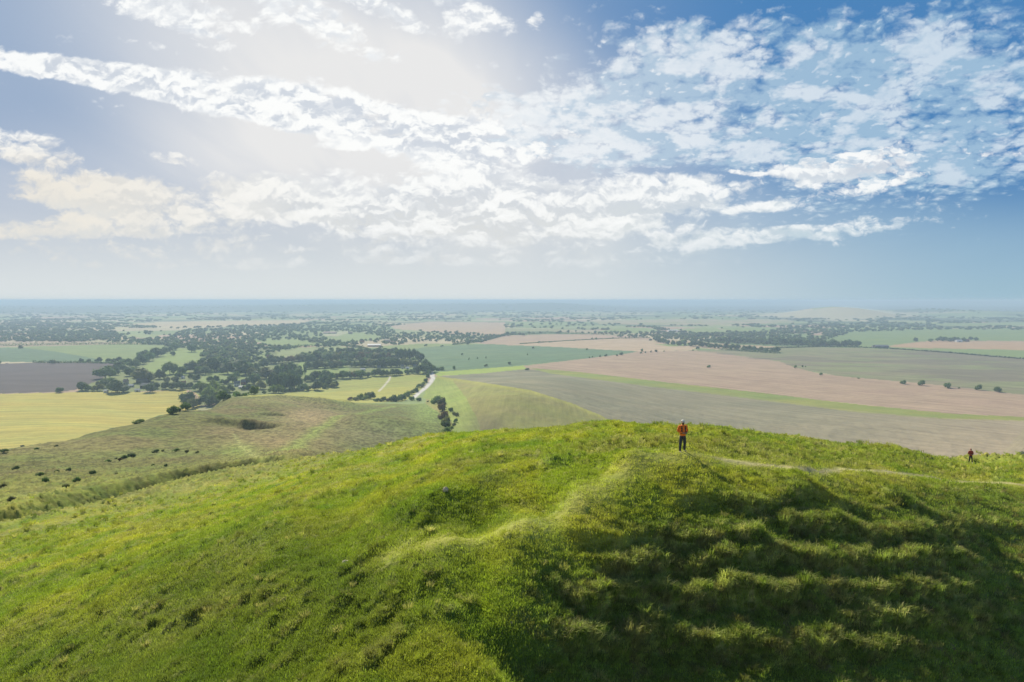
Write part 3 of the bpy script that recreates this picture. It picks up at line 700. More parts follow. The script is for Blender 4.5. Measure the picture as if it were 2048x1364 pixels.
def ground_material():
    m = bpy.data.materials.new("turf_and_fields"); m.use_nodes = True
    m.node_tree.nodes.clear(); N = NT(m.node_tree)
    col = N.n('ShaderNodeAttribute', attribute_name='col').outputs['Color']
    rows = N.n('ShaderNodeAttribute', attribute_name='rows').outputs['Vector']
    turf = N.n('ShaderNodeAttribute', attribute_name='turf').outputs['Fac']
    spk = N.n('ShaderNodeAttribute', attribute_name='speck').outputs['Fac']
    P = N.n('ShaderNodeNewGeometry').outputs['Position']
    st = N.n('ShaderNodeVectorMath', {0: rows}, operation='LENGTH').outputs[1]
    un = N.n('ShaderNodeVectorMath', {0: rows}, operation='NORMALIZE').outputs[0]
    ac = N.n('ShaderNodeVectorMath', {0: P, 1: un}, operation='DOT_PRODUCT').outputs[1]
    al = N.n('ShaderNodeVectorMath', {0: P, 1: N.n('ShaderNodeVectorMath', {0: un, 1: (0., 0., 1.)}, operation='CROSS_PRODUCT').outputs[0]}, operation='DOT_PRODUCT').outputs[1]
    rv = N.n('ShaderNodeCombineXYZ', {0: N.m('MULTIPLY', ac, .11), 1: N.m('MULTIPLY', al, .006), 2: 0.}).outputs[0]
    s1 = N.noise(rv, 1.0, 3, .6, '2D')
    rv2 = N.n('ShaderNodeCombineXYZ', {0: N.m('MULTIPLY', ac, .5), 1: N.m('MULTIPLY', al, .01), 2: 0.}).outputs[0]
    s2 = N.noise(rv2, 1.0, 2, .6, '2D')
    tram = N.m('ABSOLUTE', N.m('SINE', N.m('MULTIPLY', ac, math.pi / 24)))
    tram = N.sm(tram, .0, .13, .82, 1.0)
    stripe = N.m('MULTIPLY', N.m('MULTIPLY_ADD', N.m('SUBTRACT', s1, .5), 1.7, N.m('MULTIPLY_ADD', N.m('SUBTRACT', s2, .5), 1.1, 1.0)), tram)
    stripe = N.m('MULTIPLY_ADD', N.m('SUBTRACT', stripe, 1.0), st, 1.0)
    f1 = N.noise(P, .16, 4, .6); f2 = N.noise(P, 1.3, 5, .65); f3 = N.noise(P, 9.0, 5, .7)
    fld = N.m('MULTIPLY_ADD', N.m('SUBTRACT', f1, .5), .22, N.m('MULTIPLY_ADD', N.m('SUBTRACT', N.noise(P, .025, 4, .6), .5), .5, 1.0))
    f0 = N.sm(N.noise(N.n('ShaderNodeMapping', {0: P, 'Scale': (1., .45, 1.)}).outputs[0], .42, 4, .7), .38, .62, .62, 1.25)
    f0 = N.m('MULTIPLY_ADD', N.m('SUBTRACT', f0, 1.0), spk, 1.0)
    k1 = N.m('MULTIPLY_ADD', N.m('SUBTRACT', f2, .5), .7, N.m('MULTIPLY_ADD', N.m('SUBTRACT', f3, .5), 1.0, 1.0))
    k = N.m('MULTIPLY', N.m('MULTIPLY', N.m('MULTIPLY', stripe, fld), f0), N.m('MULTIPLY_ADD', N.m('SUBTRACT', k1, 1.0), turf, 1.0))
    c = N.n('ShaderNodeVectorMath', {0: col, 1: N.n('ShaderNodeCombineXYZ', {0: k, 1: k, 2: k}).outputs[0]}, operation='MULTIPLY').outputs[0]
    hue = N.n('ShaderNodeHueSaturation', {'Color': c, 'Hue': N.m('MULTIPLY_ADD', N.m('SUBTRACT', N.noise(P, .6, 4, .6), .5), .07, .5), 'Saturation': 1.0})
    b = N.n('ShaderNodeBsdfPrincipled', {'Base Color': hue.outputs[0], 'Roughness': .95, 'Specular IOR Level': .12})
    h = N.m('MULTIPLY_ADD', N.noise(P, .55, 5, .62), .35, N.m('MULTIPLY', N.noise(P, 5., 4, .65), .07))
    bu = N.n('ShaderNodeBump', {'Height': N.m('MULTIPLY', h, turf), 'Strength': .9, 'Distance': 1.0})
    m.node_tree.links.new(bu.outputs[0], b.inputs['Normal'])
    N.n('ShaderNodeOutputMaterial', {0: b})
    return m
me.materials.append(ground_material())
print("ground", nr, na, round(time.time() - T0, 1))
# ------------------------------------------------------------------ grass on the near hill
def mesh_obj(name, verts, faces, mat, parent=None, smooth=False, link=True):
    m = bpy.data.meshes.new(name)
    m.from_pydata([tuple(v) for v in verts], [], faces)
    if smooth: m.polygons.foreach_set("use_smooth", [True] * len(m.polygons))
    m.update()
    for q in (mat if isinstance(mat, (list, tuple)) else [mat]): m.materials.append(q)
    o = bpy.data.objects.new(name, m)
    if link: C.objects.link(o)
    if parent: o.parent = parent
    return o
def leafy(name, c, transl=.35, attr=None, var=.25, spec=.2, nscale=.6, tcol=None):
    m = bpy.data.materials.new(name); m.use_nodes = True; m.node_tree.nodes.clear(); N = NT(m.node_tree)
    if attr:
        c = N.n('ShaderNodeAttribute', attribute_name=attr, attribute_type='INSTANCER').outputs['Color']
        rnd = N.noise(N.n('ShaderNodeNewGeometry').outputs['Position'], 6.0, 3, .6)
    else:
        rnd = N.noise(N.n('ShaderNodeNewGeometry').outputs['Position'], nscale, 4, .65)
    oi = N.n('ShaderNodeObjectInfo').outputs['Random']
    k = N.m('MULTIPLY_ADD', N.m('SUBTRACT', rnd, .5), var * 4, N.m('MULTIPLY_ADD', N.m('SUBTRACT', oi, .5), var * 2.2, 1.0))
    kv = N.n('ShaderNodeCombineXYZ', {0: k, 1: k, 2: k}).outputs[0]
    cc = N.n('ShaderNodeVectorMath', {0: c, 1: kv}, operation='MULTIPLY').outputs[0]
    tc_ = N.n('ShaderNodeVectorMath', {0: cc, 1: (1.15, 1.25, .7)}, operation='MULTIPLY').outputs[0]
    d = N.n('ShaderNodeBsdfPrincipled', {'Base Color': cc, 'Roughness': .7, 'Specular IOR Level': spec})
    t = N.n('ShaderNodeBsdfTranslucent', {'Color': tc_})
    x = N.n('ShaderNodeMixShader', {0: transl, 1: d.outputs[0], 2: t.outputs[0]})
    N.n('ShaderNodeOutputMaterial', {0: x})
    return m
rng = np.random.default_rng(5)
def tuft(name, n, rad, h, wdt, lean, mat, seed):
    g = np.random.default_rng(seed); V = []; F = []
    for k in range(n):
        a = g.uniform(0, 2 * math.pi); q = rad * math.sqrt(g.uniform(0, 1))
        bx, by = q * math.cos(a), q * math.sin(a)
        hh = h * g.uniform(.55, 1.1); le = lean * hh * g.uniform(.3, 1.2)
        a2 = a + g.normal(0, .7); dx, dy = math.cos(a2) * le, math.sin(a2) * le
        a3 = g.uniform(0, math.pi); wx, wy = math.cos(a3) * wdt / 2, math.sin(a3) * wdt / 2
        i = len(V)
        V += [(bx - wx, by - wy, -.03), (bx + wx, by + wy, -.03), (bx + dx * .35 - wx * .8, by + dy * .35 - wy * .8, hh * .6), (bx + dx * .35 + wx * .8, by + dy * .35 + wy * .8, hh * .6), (bx + dx, by + dy, hh * (1 - .25 * lean))]
        F += [(i, i + 1, i + 3, i + 2), (i + 2, i + 3, i + 4)]
    return mesh_obj(name, V, F, mat, link=False)
grass_mat = leafy("grass_blades", None, .42, attr='tint', var=.22, spec=.15)
turf_protos = [tuft("turf_tuft", 26, .22, .052, .014, .9, grass_mat, s) for s in range(4)]
tus_protos = [tuft("tussock_tuft", 46, .17, .24, .017, .95, grass_mat, 20 + s) for s in range(5)]
def instancer(name, pts, rot, scl, idx, tint, protos):
    m = bpy.data.meshes.new(name); m.vertices.add(len(pts)); m.vertices.foreach_set("co", pts.astype(np.float32).ravel())
    for an, ty, key, v in (("rot", 'FLOAT_VECTOR', "vector", rot), ("scl", 'FLOAT_VECTOR', "vector", scl), ("tint", 'FLOAT_COLOR', "color", tint)):
        if v is None: continue
        m.attributes.new(an, ty, 'POINT').data.foreach_set(key, v.astype(np.float32).ravel())
    m.attributes.new("idx", 'INT', 'POINT').data.foreach_set("value", idx.astype(np.int32))
    o = bpy.data.objects.new(name, m); C.objects.link(o)
    ng = bpy.data.node_groups.new(name + "_scatter", 'GeometryNodeTree')
    ng.interface.new_socket("Geometry", in_out='INPUT', socket_type='NodeSocketGeometry')
    ng.interface.new_socket("Geometry", in_out='OUTPUT', socket_type='NodeSocketGeometry')
    N = NT(ng); gi = N.n('NodeGroupInput'); go = N.n('NodeGroupOutput')
    jn = N.n('GeometryNodeJoinGeometry')
    for p in protos:
        oi = N.n('GeometryNodeObjectInfo', {'Object': p, 'As Instance': True})
        ng.links.new(oi.outputs['Geometry'], jn.inputs[0])
    def attr(nm, ty):
        nd = N.n('GeometryNodeInputNamedAttribute', data_type=ty); nd.inputs['Name'].default_value = nm
        return nd.outputs['Attribute']
    ip = N.n('GeometryNodeInstanceOnPoints', {'Points': gi.outputs[0], 'Instance': jn.outputs[0], 'Pick Instance': True, 'Instance Index': attr('idx', 'INT'), 'Rotation': attr('rot', 'FLOAT_VECTOR'), 'Scale': attr('scl', 'FLOAT_VECTOR')})
    ng.links.new(ip.outputs[0], go.inputs[0])
    md = o.modifiers.new("scatter", 'NODES'); md.node_group = ng
    o['kind'] = 'stuff'
    return o
def sample_near(n, r0, r1, g, pw=1.0):
    a = g.uniform(R(-43), R(43), n)
    r = r0 * (r1 / r0) ** (g.uniform(0, 1, n) ** pw)
    return r * np.sin(a), r * np.cos(a)
def scatter(name, n, r0, r1, protos, keep, size, g, pw=1.0, gain=1.0, straw=0):
    x, y = sample_near(n, r0, r1, g, pw)
    fz, inf = fine(x, y, want=True); z = land(x, y) + fz; inf['r'] = np.hypot(x, y); inf['trod'] = np.exp(-(seg_dist(x, y, PATHR)[0] / .5) ** 4)
    px, py = project(x, y, z)
    m = (py < 1420) & (px > -120) & (px < 2170) & (g.uniform(0, 1, n) < keep(inf) * (1 - inf['trod']))
    x, y, z = x[m], y[m], z[m]; inf = {k: v[m] for k, v in inf.items()}
    col, _ = paint(x, y, z, inf)
    k = len(x)
    if straw:
        s = (g.uniform(0, 1, k) < straw * (.35 + inf['rough']))
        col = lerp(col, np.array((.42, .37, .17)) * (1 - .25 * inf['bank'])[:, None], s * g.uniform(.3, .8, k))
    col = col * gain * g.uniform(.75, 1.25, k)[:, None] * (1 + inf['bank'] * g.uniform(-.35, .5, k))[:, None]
    s = size(inf, np.hypot(x, y)) * g.uniform(.7, 1.3, k)
    scl = np.stack([s, s, s * g.uniform(.8, 1.2, k)], -1)
    rot = np.stack([g.normal(0, .15, k), g.normal(0, .15, k), g.uniform(0, 6.28, k)], -1)
    return instancer(name, np.stack([x, y, z], -1), rot, scl, g.integers(0, len(protos), k), np.concatenate([col, np.ones((k, 1))], -1), protos)
scatter("grass", int(230000 * QG), 16, 110, turf_protos, lambda i: (.62 - .5 * i['path']) * (1 - sst(i['r'], 50, 108)), lambda i, r: .75 + r / 55., rng, 1.15, 1.45)
scatter("tussock_grass", int(150000 * QG), 16, 120, tus_protos, lambda i: np.clip(i['rough'] * (.05 + 1.3 * i['tus']) * (1 - .8 * i['path']) + i['step'] * i['bank'] * 1.2 - .08, 0, 1) * (1 - .8 * sst(i['r'], 70, 118)),
        lambda i, r: .42 + .35 * i['tus'] + .5 * i['bank'] * (.3 + i['step']) + r / 120., rng, 1.1, 1.3, straw=.15)
print("grass", round(time.time() - T0, 1))
# ------------------------------------------------------------------ trees and bushes
bark = bpy.data.materials.new("bark"); bark.use_nodes = True
_b = bark.node_tree.nodes['Principled BSDF']; _b.inputs['Roughness'].default_value = .9
_N = NT(bark.node_tree)
bark.node_tree.links.new(_N.mix(_N.noise(_N.n('ShaderNodeNewGeometry').outputs['Position'], 3., 4, .6), (.05, .04, .03), (.13, .11, .085)), _b.inputs['Base Color'])
LEAF = {"dark green": leafy("leaves_dark_green", (.085, .14, .048), .42, var=.35), "green": leafy("leaves_green", (.125, .195, .055), .42, var=.35),
        "light green": leafy("leaves_light_green", (.19, .25, .055), .45, var=.35), "olive": leafy("leaves_olive", (.175, .185, .065), .42, var=.35),
        "russet": leafy("leaves_russet", (.17, .115, .06), .42, var=.35), "grey green": leafy("leaves_grey_green", (.15, .20, .10), .42, var=.35)}
def crown_geo(g, w, h, z0, lobes, nleaf, leaf, flat=.8):
    "leaf clumps over a handful of lobes and a rough core that closes the middle"
    V, F = [], []
    L = []
    for k in range(lobes):
        a = k * 2.4 + g.uniform(-.4, .4); q = (w * .5) * math.sqrt((k + .5) / lobes) * .72
        t = g.uniform(.15, 1) if k else 1.0
        zc = z0 + h * (.20 + .48 * t * (1 - (q / (w * .5)) ** 2 * .7))
        L.append((q * math.cos(a), q * math.sin(a), zc, w * g.uniform(.20, .30), h * g.uniform(.25, .34)))
    L.append((0, 0, z0 + h * .5, w * .30, h * .36))
    for (cx, cy, cz, rr, rz) in L:          # cores
        b = bmesh.new(); bmesh.ops.create_icosphere(b, subdivisions=2, radius=1.0)
        i = len(V)
        for v in b.verts:
            s = .80 + .22 * g.uniform(-1, 1)
            V.append((cx + v.co.x * rr * s, cy + v.co.y * rr * s, cz + v.co.z * rz * s))
        F += [tuple(i + v.index for v in f.verts) for f in b.faces]; b.free()
    per = max(4, nleaf // len(L))
    for (cx, cy, cz, rr, rz) in L:
        for _ in range(per):
            d = g.normal(0, 1, 3); d /= np.linalg.norm(d); q = g.uniform(.82, 1.2)
            c = np.array((cx + d[0] * rr * q, cy + d[1] * rr * q, max(z0 + .02 * h, cz + d[2] * rz * q)))
            n = d + g.normal(0, .6, 3); n /= np.linalg.norm(n)
            t = np.cross(n, (0.3, .2, 1.0)); t /= np.linalg.norm(t) + 1e-6; b_ = np.cross(n, t); s = leaf * g.uniform(.6, 1.4)
            i = len(V)
            V += [tuple(c - t * s), tuple(c + b_ * s * .7), tuple(c + t * s), tuple(c - b_ * s * .7 + n * s * .3)]
            F.append((i, i + 1, i + 2, i + 3))
    return V, F
def trunk_geo(g, h, r, w):
    V, F = [], []
    def tube(p0, p1, r0, r1, n=6):
        p0, p1 = Vector(p0), Vector(p1); z = (p1 - p0).normalized(); x = z.orthogonal().normalized(); y = z.cross(x); i = len(V)
        for p, r_ in ((p0, r0), ((p0 + p1) / 2 + Vector(g.normal(0, r0 * .2, 3)), (r0 + r1) / 2), (p1, r1)):
            for k in range(n):
                a = 2 * math.pi * k / n; V.append(tuple(p + x * math.cos(a) * r_ + y * math.sin(a) * r_))
        for s in range(2):
            for k in range(n):
                F.append((i + s * n + k, i + s * n + (k + 1) % n, i + (s + 1) * n + (k + 1) % n, i + (s + 1) * n + k))
    tube((0, 0, -1.0), (0, 0, h * .55), r, r * .6)
    for k in range(5):
        a = k * 1.3 + g.uniform(0, .6)
        tube((0, 0, h * g.uniform(.3, .5)), (math.cos(a) * w * .3, math.sin(a) * w * .3, h * g.uniform(.6, .8)), r * .45, r * .12, 5)
    return V, F
# natural size in metres: crown width, total height, clear stem
SHAPES = {"round": (14, 13, .6, 8), "spreading": (19, 13, .7, 11), "tall": (10, 17, .8, 7), "narrow": (5.5, 17, 1.0, 5), "small": (9, 7, .1, 5)}
PROTO = {}
def proto(shape, tone, v):
    key = (shape, tone, v)
    if key not in PROTO:
        g = np.random.default_rng(list(SHAPES).index(shape) * 10 + v)
        w, h, z0, lob = SHAPES[shape]
        k2 = (shape, v)
        if k2 not in PROTO:
            PROTO[k2] = (crown_geo(g, w, h - z0, z0, lob, 620, .52), trunk_geo(g, h, .035 * h, w))
        (cv, cf), (tv, tf) = PROTO[k2]
        PROTO[key] = (mesh_obj("crown", cv, cf, LEAF[tone], link=False).data, mesh_obj("trunk", tv, tf, bark, link=False).data, h)
    return PROTO[key]
ORD = "first second third fourth fifth sixth seventh eighth ninth tenth eleventh twelfth thirteenth fourteenth fifteenth sixteenth seventeenth eighteenth nineteenth twentieth".split()
ORD += ["twenty-" + o for o in ORD[:9]] + ["thirtieth"] + ["thirty-" + o for o in ORD[:9]]
trg = np.random.default_rng(11)
TREES = []      # (px, py of the foot, height px, shape, tone, row index)
ROWS = []
def row(phrase, group, lst, cat="tree"):
    lst = sorted(lst, key=lambda t: t[0]); ROWS.append((phrase, group, lst, cat))
def along(pts, step, h0, h1, shapes, tones, jx=2.0, jy=1.0):
    out = []; px = [p[0] for p in pts]; 
    x = px[0]
    while x <= px[-1]:
        y = float(np.interp(x, px, [p[1] for p in pts]))
        out.append((x + trg.uniform(-jx, jx), y + trg.uniform(-jy, jy), trg.uniform(h0, h1), shapes[trg.integers(len(shapes))], tones[trg.integers(len(tones))]))
        x += step * trg.uniform(.75, 1.25)
    return out
D, G_, L_, O_, U_, Y_ = "dark green", "green", "light green", "olive", "russet", "grey green"
row("along the hedge above the ploughed field", "trees along the hedge above the ploughed field",
    [(162,724,7,"small",D),(178,724,6,"small",G_),(198,725,11,"round",D),(217,725,9,"round",D),(228,724,7,"small",G_),(238,723,10,"round",D),(246,726,9,"round",G_)])
row("in the chain between the pale green fields", "trees in the chain between the pale green fields",
    [(256,729,13,"round",D),(270,734,16,"round",G_),(281,728,20,"round",D),(289,718,17,"round",D),(298,722,18,"round",G_),(279,714,11,"round",G_),(291,708,9,"round",D),(303,708,9,"round",G_),(315,713,18,"spreading",D),(322,708,11,"round",D),(330,706,13,"round",D),(341,703,11,"round",G_),(349,700,14,"round",D),(346,711,9,"round",D)])
row("standing alone in the meadow", "trees alone in the meadow beyond the village", [(383,704,16,"round",D)])
row("on the village edge beside the ploughed field", "trees on the village edge by the ploughed field",
    [(164,781,18,"round",D),(177,782,12,"round",G_),(189,782,11,"round",O_),(200,781,14,"round",O_),(210,775,18,"round",Y_),(222,770,15,"round",G_),(211,757,25,"spreading",G_),(222,744,14,"round",O_),(231,750,16,"round",D),(239,738,16,"round",G_),(246,742,14,"round",Y_),(235,785,26,"spreading",D),(119,785,10,"small",D),(197,772,9,"small",O_)])
row("among the farm sheds by the yellow field", "trees among the farm sheds by the yellow field",
    [(252,783,10,"small",D),(259,752,18,"round",D),(268,748,15,"round",G_),(277,756,20,"round",O_),(290,764,28,"spreading",O_),(300,784,18,"round",D),(312,777,13,"round",G_),(320,758,19,"round",Y_),(331,778,15,"round",D),(340,748,25,"round",G_),(346,779,15,"round",D),(334,765,12,"round",O_),(351,766,14,"round",Y_),(360,779,17,"round",D),(364,750,18,"round",G_),(371,776,8,"small",D),(357,757,13,"round",G_),(328,742,9,"round",D)])
row("between the lane and the long meadow", "trees between the lane and the long meadow",
    [(381,757,10,"round",D),(381,776,12,"round",D),(394,762,14,"round",D),(388,745,24,"spreading",Y_),(398,748,16,"round",G_),(411,749,18,"round",Y_),(405,738,20,"round",G_),(418,735,18,"round",D),(429,743,28,"spreading",G_),(443,736,22,"round",Y_),(456,748,24,"round",Y_),(432,764,13,"round",D),(444,768,10,"round",G_),(465,766,17,"round",G_),(420,762,10,"small",D),(452,768,9,"small",D)])
row("in the bright clump where the spur meets the yellow field", "trees in the clump where the spur meets the yellow field",
    [(345,829,15,"small",G_),(353,826,12,"small",D),(371,822,17,"round",G_),(376,808,25,"round",G_),(386,816,20,"round",O_),(394,813,16,"round",D),(398,781,18,"round",G_),(407,784,20,"round",L_),(410,810,22,"round",D),(418,795,24,"round",L_),(424,812,20,"round",G_),(432,786,20,"round",L_),(437,806,28,"round",L_),(446,802,22,"round",G_),(427,776,16,"round",L_),(445,788,18,"round",L_)])
row("in the village wood east of the lane", "trees in the village wood east of the lane",
    [(460,784,15,"round",D),(470,742,20,"round",Y_),(482,743,26,"spreading",Y_),(497,747,22,"round",G_),(492,768,12,"small",D),(491,750,24,"spreading",D),(509,769,22,"round",D),(510,742,16,"round",Y_),(521,778,18,"round",O_),(508,789,17,"round",L_),(528,735,19,"round",Y_),(541,770,15,"round",G_),(533,757,22,"spreading",O_),(543,728,18,"round",Y_),(505,755,20,"round",O_),(497,779,11,"small",D),(518,757,20,"spreading",Y_),(487,780,8,"small",D),(474,755,12,"round",G_)])
row("in the dense dark plantation", "trees in the dense dark plantation",
    [(545,776,30,"tall",D),(553,778,32,"tall",D),(562,778,33,"tall",D),(571,779,33,"tall",D),(580,779,32,"tall",D),(589,778,31,"tall",D),(597,776,27,"tall",D),(556,755,24,"round",D),(569,750,26,"round",Y_),(583,750,25,"round",D),(595,757,22,"round",D)])
row("along the near edge of the village meadows", "trees along the near edge of the village meadows",
    [(528,788,7,"small",L_),(546,786,16,"round",L_),(557,786,17,"round",L_),(568,784,9,"small",D),(582,783,11,"round",D),(596,782,9,"round",G_),(608,781,15,"round",G_),(617,780,8,"small",O_),(634,780,19,"round",D),(650,777,9,"small",G_),(649,769,20,"round",D),(658,773,15,"round",G_),(666,775,10,"small",O_),(672,774,12,"round",D)])
row("in the middle of the open village meadow", "trees in the open village meadow", [(600,738,7,"small",Y_),(610,750,20,"narrow",Y_),(615,763,13,"round",D),(622,762,10,"round",G_)])
row("along the top side of the long yellow meadow", "trees along the top side of the long yellow meadow",
    [(630,759,18,"round",Y_),(640,758,16,"round",G_),(652,757,18,"round",D),(663,759,14,"round",G_),(668,738,13,"round",D),(675,757,11,"small",O_),(688,757,17,"round",G_),(699,756,13,"round",Y_),(708,756,14,"round",U_),(716,756,16,"round",G_),(725,755,15,"round",G_),(736,754,10,"round",Y_),(749,752,14,"round",G_),(758,752,15,"round",D),(767,752,13,"round",G_),(773,751,11,"round",D),(785,751,14,"round",Y_),(793,750,13,"round",D),(801,750,9,"round",G_),(814,748,9,"small",D),(822,747,9,"round",G_),(832,747,14,"round",G_),(840,747,18,"round",D),(848,746,19,"round",Y_),(856,745,20,"round",D),(862,744,16,"round",D),(851,731,13,"round",G_)])
row("in the middle band of the village trees", "trees in the middle band of the village",
    along([(618,738),(650,736),(700,734),(760,734),(835,733)], 9.5, 12, 18, ["round", "round", "spreading"], [D, D, G_, Y_, O_]))
row("in the upper band of the village trees", "trees in the upper band of the village",
    along([(548,727),(600,722),(700,720),(790,720)], 9, 12, 19, ["round", "round", "spreading", "tall"], [D, Y_, G_, O_, U_]))
row("in the tall grove at the edge of the green crop", "trees in the tall grove at the edge of the green crop",
    [(796,718,19,"tall",D),(803,718,21,"tall",D),(811,718,22,"tall",Y_),(819,718,22,"tall",D),(827,718,21,"tall",D),(835,719,19,"tall",Y_),(842,722,16,"round",D)])
row("behind the tall village grove", "trees behind the village", along([(680,708),(760,706),(800,706)], 8.5, 8, 13, ["round"], [Y_, D, G_, U_]))
row("along the pale field's far edge by the stubble", "trees along the stubble field's far edge",
    along([(1312,684),(1345,690),(1400,693),(1470,700),(1560,706)], 10, 9, 13, ["round"], [D, G_]) )
row("in the belt above the grey ploughland", "trees in the belt above the grey ploughland",
    along([(1440,684),(1500,686),(1600,690),(1715,693)], 8.5, 9, 14, ["round", "spreading"], [D, G_, D]))
row("around the farmstead on the green slope", "trees around the farmstead on the green slope",
    along([(1875,682),(1930,683)], 7, 7, 10, ["round"], [D, G_]) + [(1941,680,7,"round",D),(1952,681,6,"small",D),(1831,683,8,"round",D)])
def place_tree(px, py, hp, shape, tone, label, group, cat, f=None):
    x, y, z = at_ground(px, py, r0=130) if f is None else f
    x, y, z = float(x[0]), float(y[0]), float(z[0])
    hh = hp * math.hypot(y, 0) / 1365.
    cm, tm, h = proto(shape, tone, int(trg.integers(3)))
    nm = "tree" if shape != "small" else "small_tree"
    r = bpy.data.objects.new(nm, None); C.objects.link(r)
    r.empty_display_size = .5
    r.location = (x, y, z); s = hh / h * 1.08
    r.scale = (s * trg.uniform(.92, 1.12), s * trg.uniform(.92, 1.12), s); r.rotation_euler.z = trg.uniform(0, 6.28)
    c = bpy.data.objects.new("crown", cm); C.objects.link(c); c.parent = r
    t = bpy.data.objects.new("trunk", tm); C.objects.link(t); t.parent = r
    r['label'] = label; r['category'] = cat; r['group'] = group
for phrase, group, lst, cat in ROWS:
    P_ = at_ground([t[0] for t in lst], [t[1] for t in lst], r0=130)
    for k, (px, py, hp, shape, tone) in enumerate(lst):
        sh = {"small": "low round", "narrow": "slim upright"}.get(shape, shape)
        lab = f"{sh} {tone} tree {phrase}" if len(lst) == 1 else f"{ORD[k]} tree from the left {phrase}, {sh} and {tone}"
        if len(lab.split()) > 16: lab = f"{ORD[k]} from the left {phrase}, {sh} {tone}"
        if len(lab.split()) > 16: lab = f"{ORD[k]} tree from the left {phrase}"
        if len(lab.split()) > 16: lab = f"{ORD[k]} from the left {phrase}"
        place_tree(px, py, hp, shape, tone, lab, group, cat, tuple(q[k:k + 1] for q in P_))
# --- bushes: one mesh of twigs and leaves each
def bush_mesh(tone, seed):
    g = np.random.default_rng(seed)
    cv, cf = crown_geo(g, 2.6, 1.9, 0.0, 5, 360, .14)
    m = mesh_obj("bush", cv, cf, LEAF[tone], link=False).data
    return m
def stem_mesh(seed):
    g = np.random.default_rng(seed); tv, tf = trunk_geo(g, 1.6, .07, 2.2)
    return mesh_obj("stem", tv, tf, bark, link=False).data
BUSH = {t: [bush_mesh({"dark green": "green", "green": "light green"}.get(t, t), 40 + k) for k in range(3)] for t in LEAF}; STEM = [stem_mesh(9), stem_mesh(10)]
def bushes(phrase, group, lst, cat="bush", r0=100, name="bush"):
    lst = sorted(lst, key=lambda t: t[0])
    P_ = at_ground([t[0] for t in lst], [t[1] for t in lst], r0=r0)
    for k, (px, py, wp, hp, tone) in enumerate(lst):
        x, y, z = (float(q[k]) for q in P_)
        r = bpy.data.objects.new(name, None); C.objects.link(r)
        r.location = (x, y, z - .1); r.scale = (wp * y / 1365 / 2.3, wp * y / 1365 / 2.3, hp * y / 1365 / 1.8); r.rotation_euler.z = trg.uniform(-.7, .7)
        for nm, m in (("foliage", BUSH[tone][k % 3]), ("stem", STEM[k % 2])):
            c = bpy.data.objects.new(nm, m); C.objects.link(c); c.parent = r
        r['label'] = (f"{tone} bush {phrase}" if len(lst) == 1 else f"{ORD[k]} bush from the left {phrase}, {tone}")
        if len(r['label'].split()) > 16: r['label'] = f"{ORD[k]} bush from the left {phrase}"
        r['category'] = cat; r['group'] = group
bushes("scattered on the brown spur beyond the ditch", "bushes on the spur beyond the ditch",
    [(9,905,14,7,D),(73,901,9,5,D),(113,891,8,4,O_),(32,940,11,9,D),(80,952,14,8,D),(91,966,12,13,D),(114,946,9,6,Y_),(138,943,10,9,Y_),(133,979,13,11,O_),(153,964,14,12,D),(186,949,12,9,D),(216,925,12,7,D),(232,917,7,4,D),(249,917,12,9,D),(263,912,14,8,D),
     (312,906,12,7,D),(326,906,7,5,O_),(352,904,12,7,D),(374,906,8,6,O_),(395,907,7,6,O_),(306,933,7,5,D),(332,934,7,6,D),(231,949,8,5,O_),(240,923,8,6,U_),(6,975,12,9,O_),(45,893,7,4,O_),(22,1005,14,8,O_)])
bushes("alone on the skyline of the spur above the yellow field", "bushes on the skyline of the spur", [(278,847,19,9,G_)])
bushes("in the hedge below the white road", "bushes in the hedge below the white road",
    [(701,799,10,6,U_),(712,800,12,8,O_),(721,799,14,12,G_),(731,800,12,9,G_),(741,798,20,15,G_),(754,803,16,7,D),(767,803,13,10,O_),(777,803,10,7,U_),(787,803,17,13,D),(797,803,13,11,D),(805,801,15,14,D),(815,793,13,11,G_),(823,789,12,9,O_),(832,784,12,9,D),(838,775,9,8,D),(845,774,8,6,O_),(852,765,9,9,D),(856,755,8,9,D),(824,801,11,9,D),(838,802,12,7,D),(856,804,4,3,D),(847,770,8,7,G_),(858,748,9,9,D)])
bushes("in the scrub line climbing the valley behind the green hill", "bushes in the scrub line behind the green hill",
    [(874,811,19,17,D),(885,817,17,15,O_),(884,828,19,16,U_),(888,840,18,17,U_),(893,852,20,20,O_),(892,862,16,14,D),(902,829,9,9,D),(908,834,8,7,O_),(914,836,8,9,O_),(912,845,8,8,D),(893,874,15,15,D),(904,878,9,7,D),(903,862,9,8,G_),(908,852,8,8,O_)], r0=130)
bushes("dotting the dark green crop beyond the white road", "bushes dotting the dark green crop",
    [(882,740,16,7,D),(874,741,9,6,D),(908,739,6,8,D),(884,693,6,3,D),(852,692,6,4,D),(924,710,4,4,D),(938,720,2,5,D),(955,718,3,4,D),(972,717,2,5,D),(972,733,7,5,D),(1019,729,6,6,D),(1066,697,4,4,D),(1055,710,2,3,D),(1174,700,4,4,D)], r0=300)
bushes("on the boundary between green crop and pink field", "bushes between the green crop and the pink field",
    [(1179,716,3,3,D),(1185,715,3,3,D),(1200,714,4,4,D),(1212,713,5,5,D),(1234,712,4,4,D),(1243,710,7,6,D),(1284,703,5,6,D),(1282,707,4,4,D),(1291,706,3,4,D),(1302,705,3,4,O_),(1312,704,6,5,O_),(1328,703,3,2,D),(1386,701,4,2,D)], r0=300)
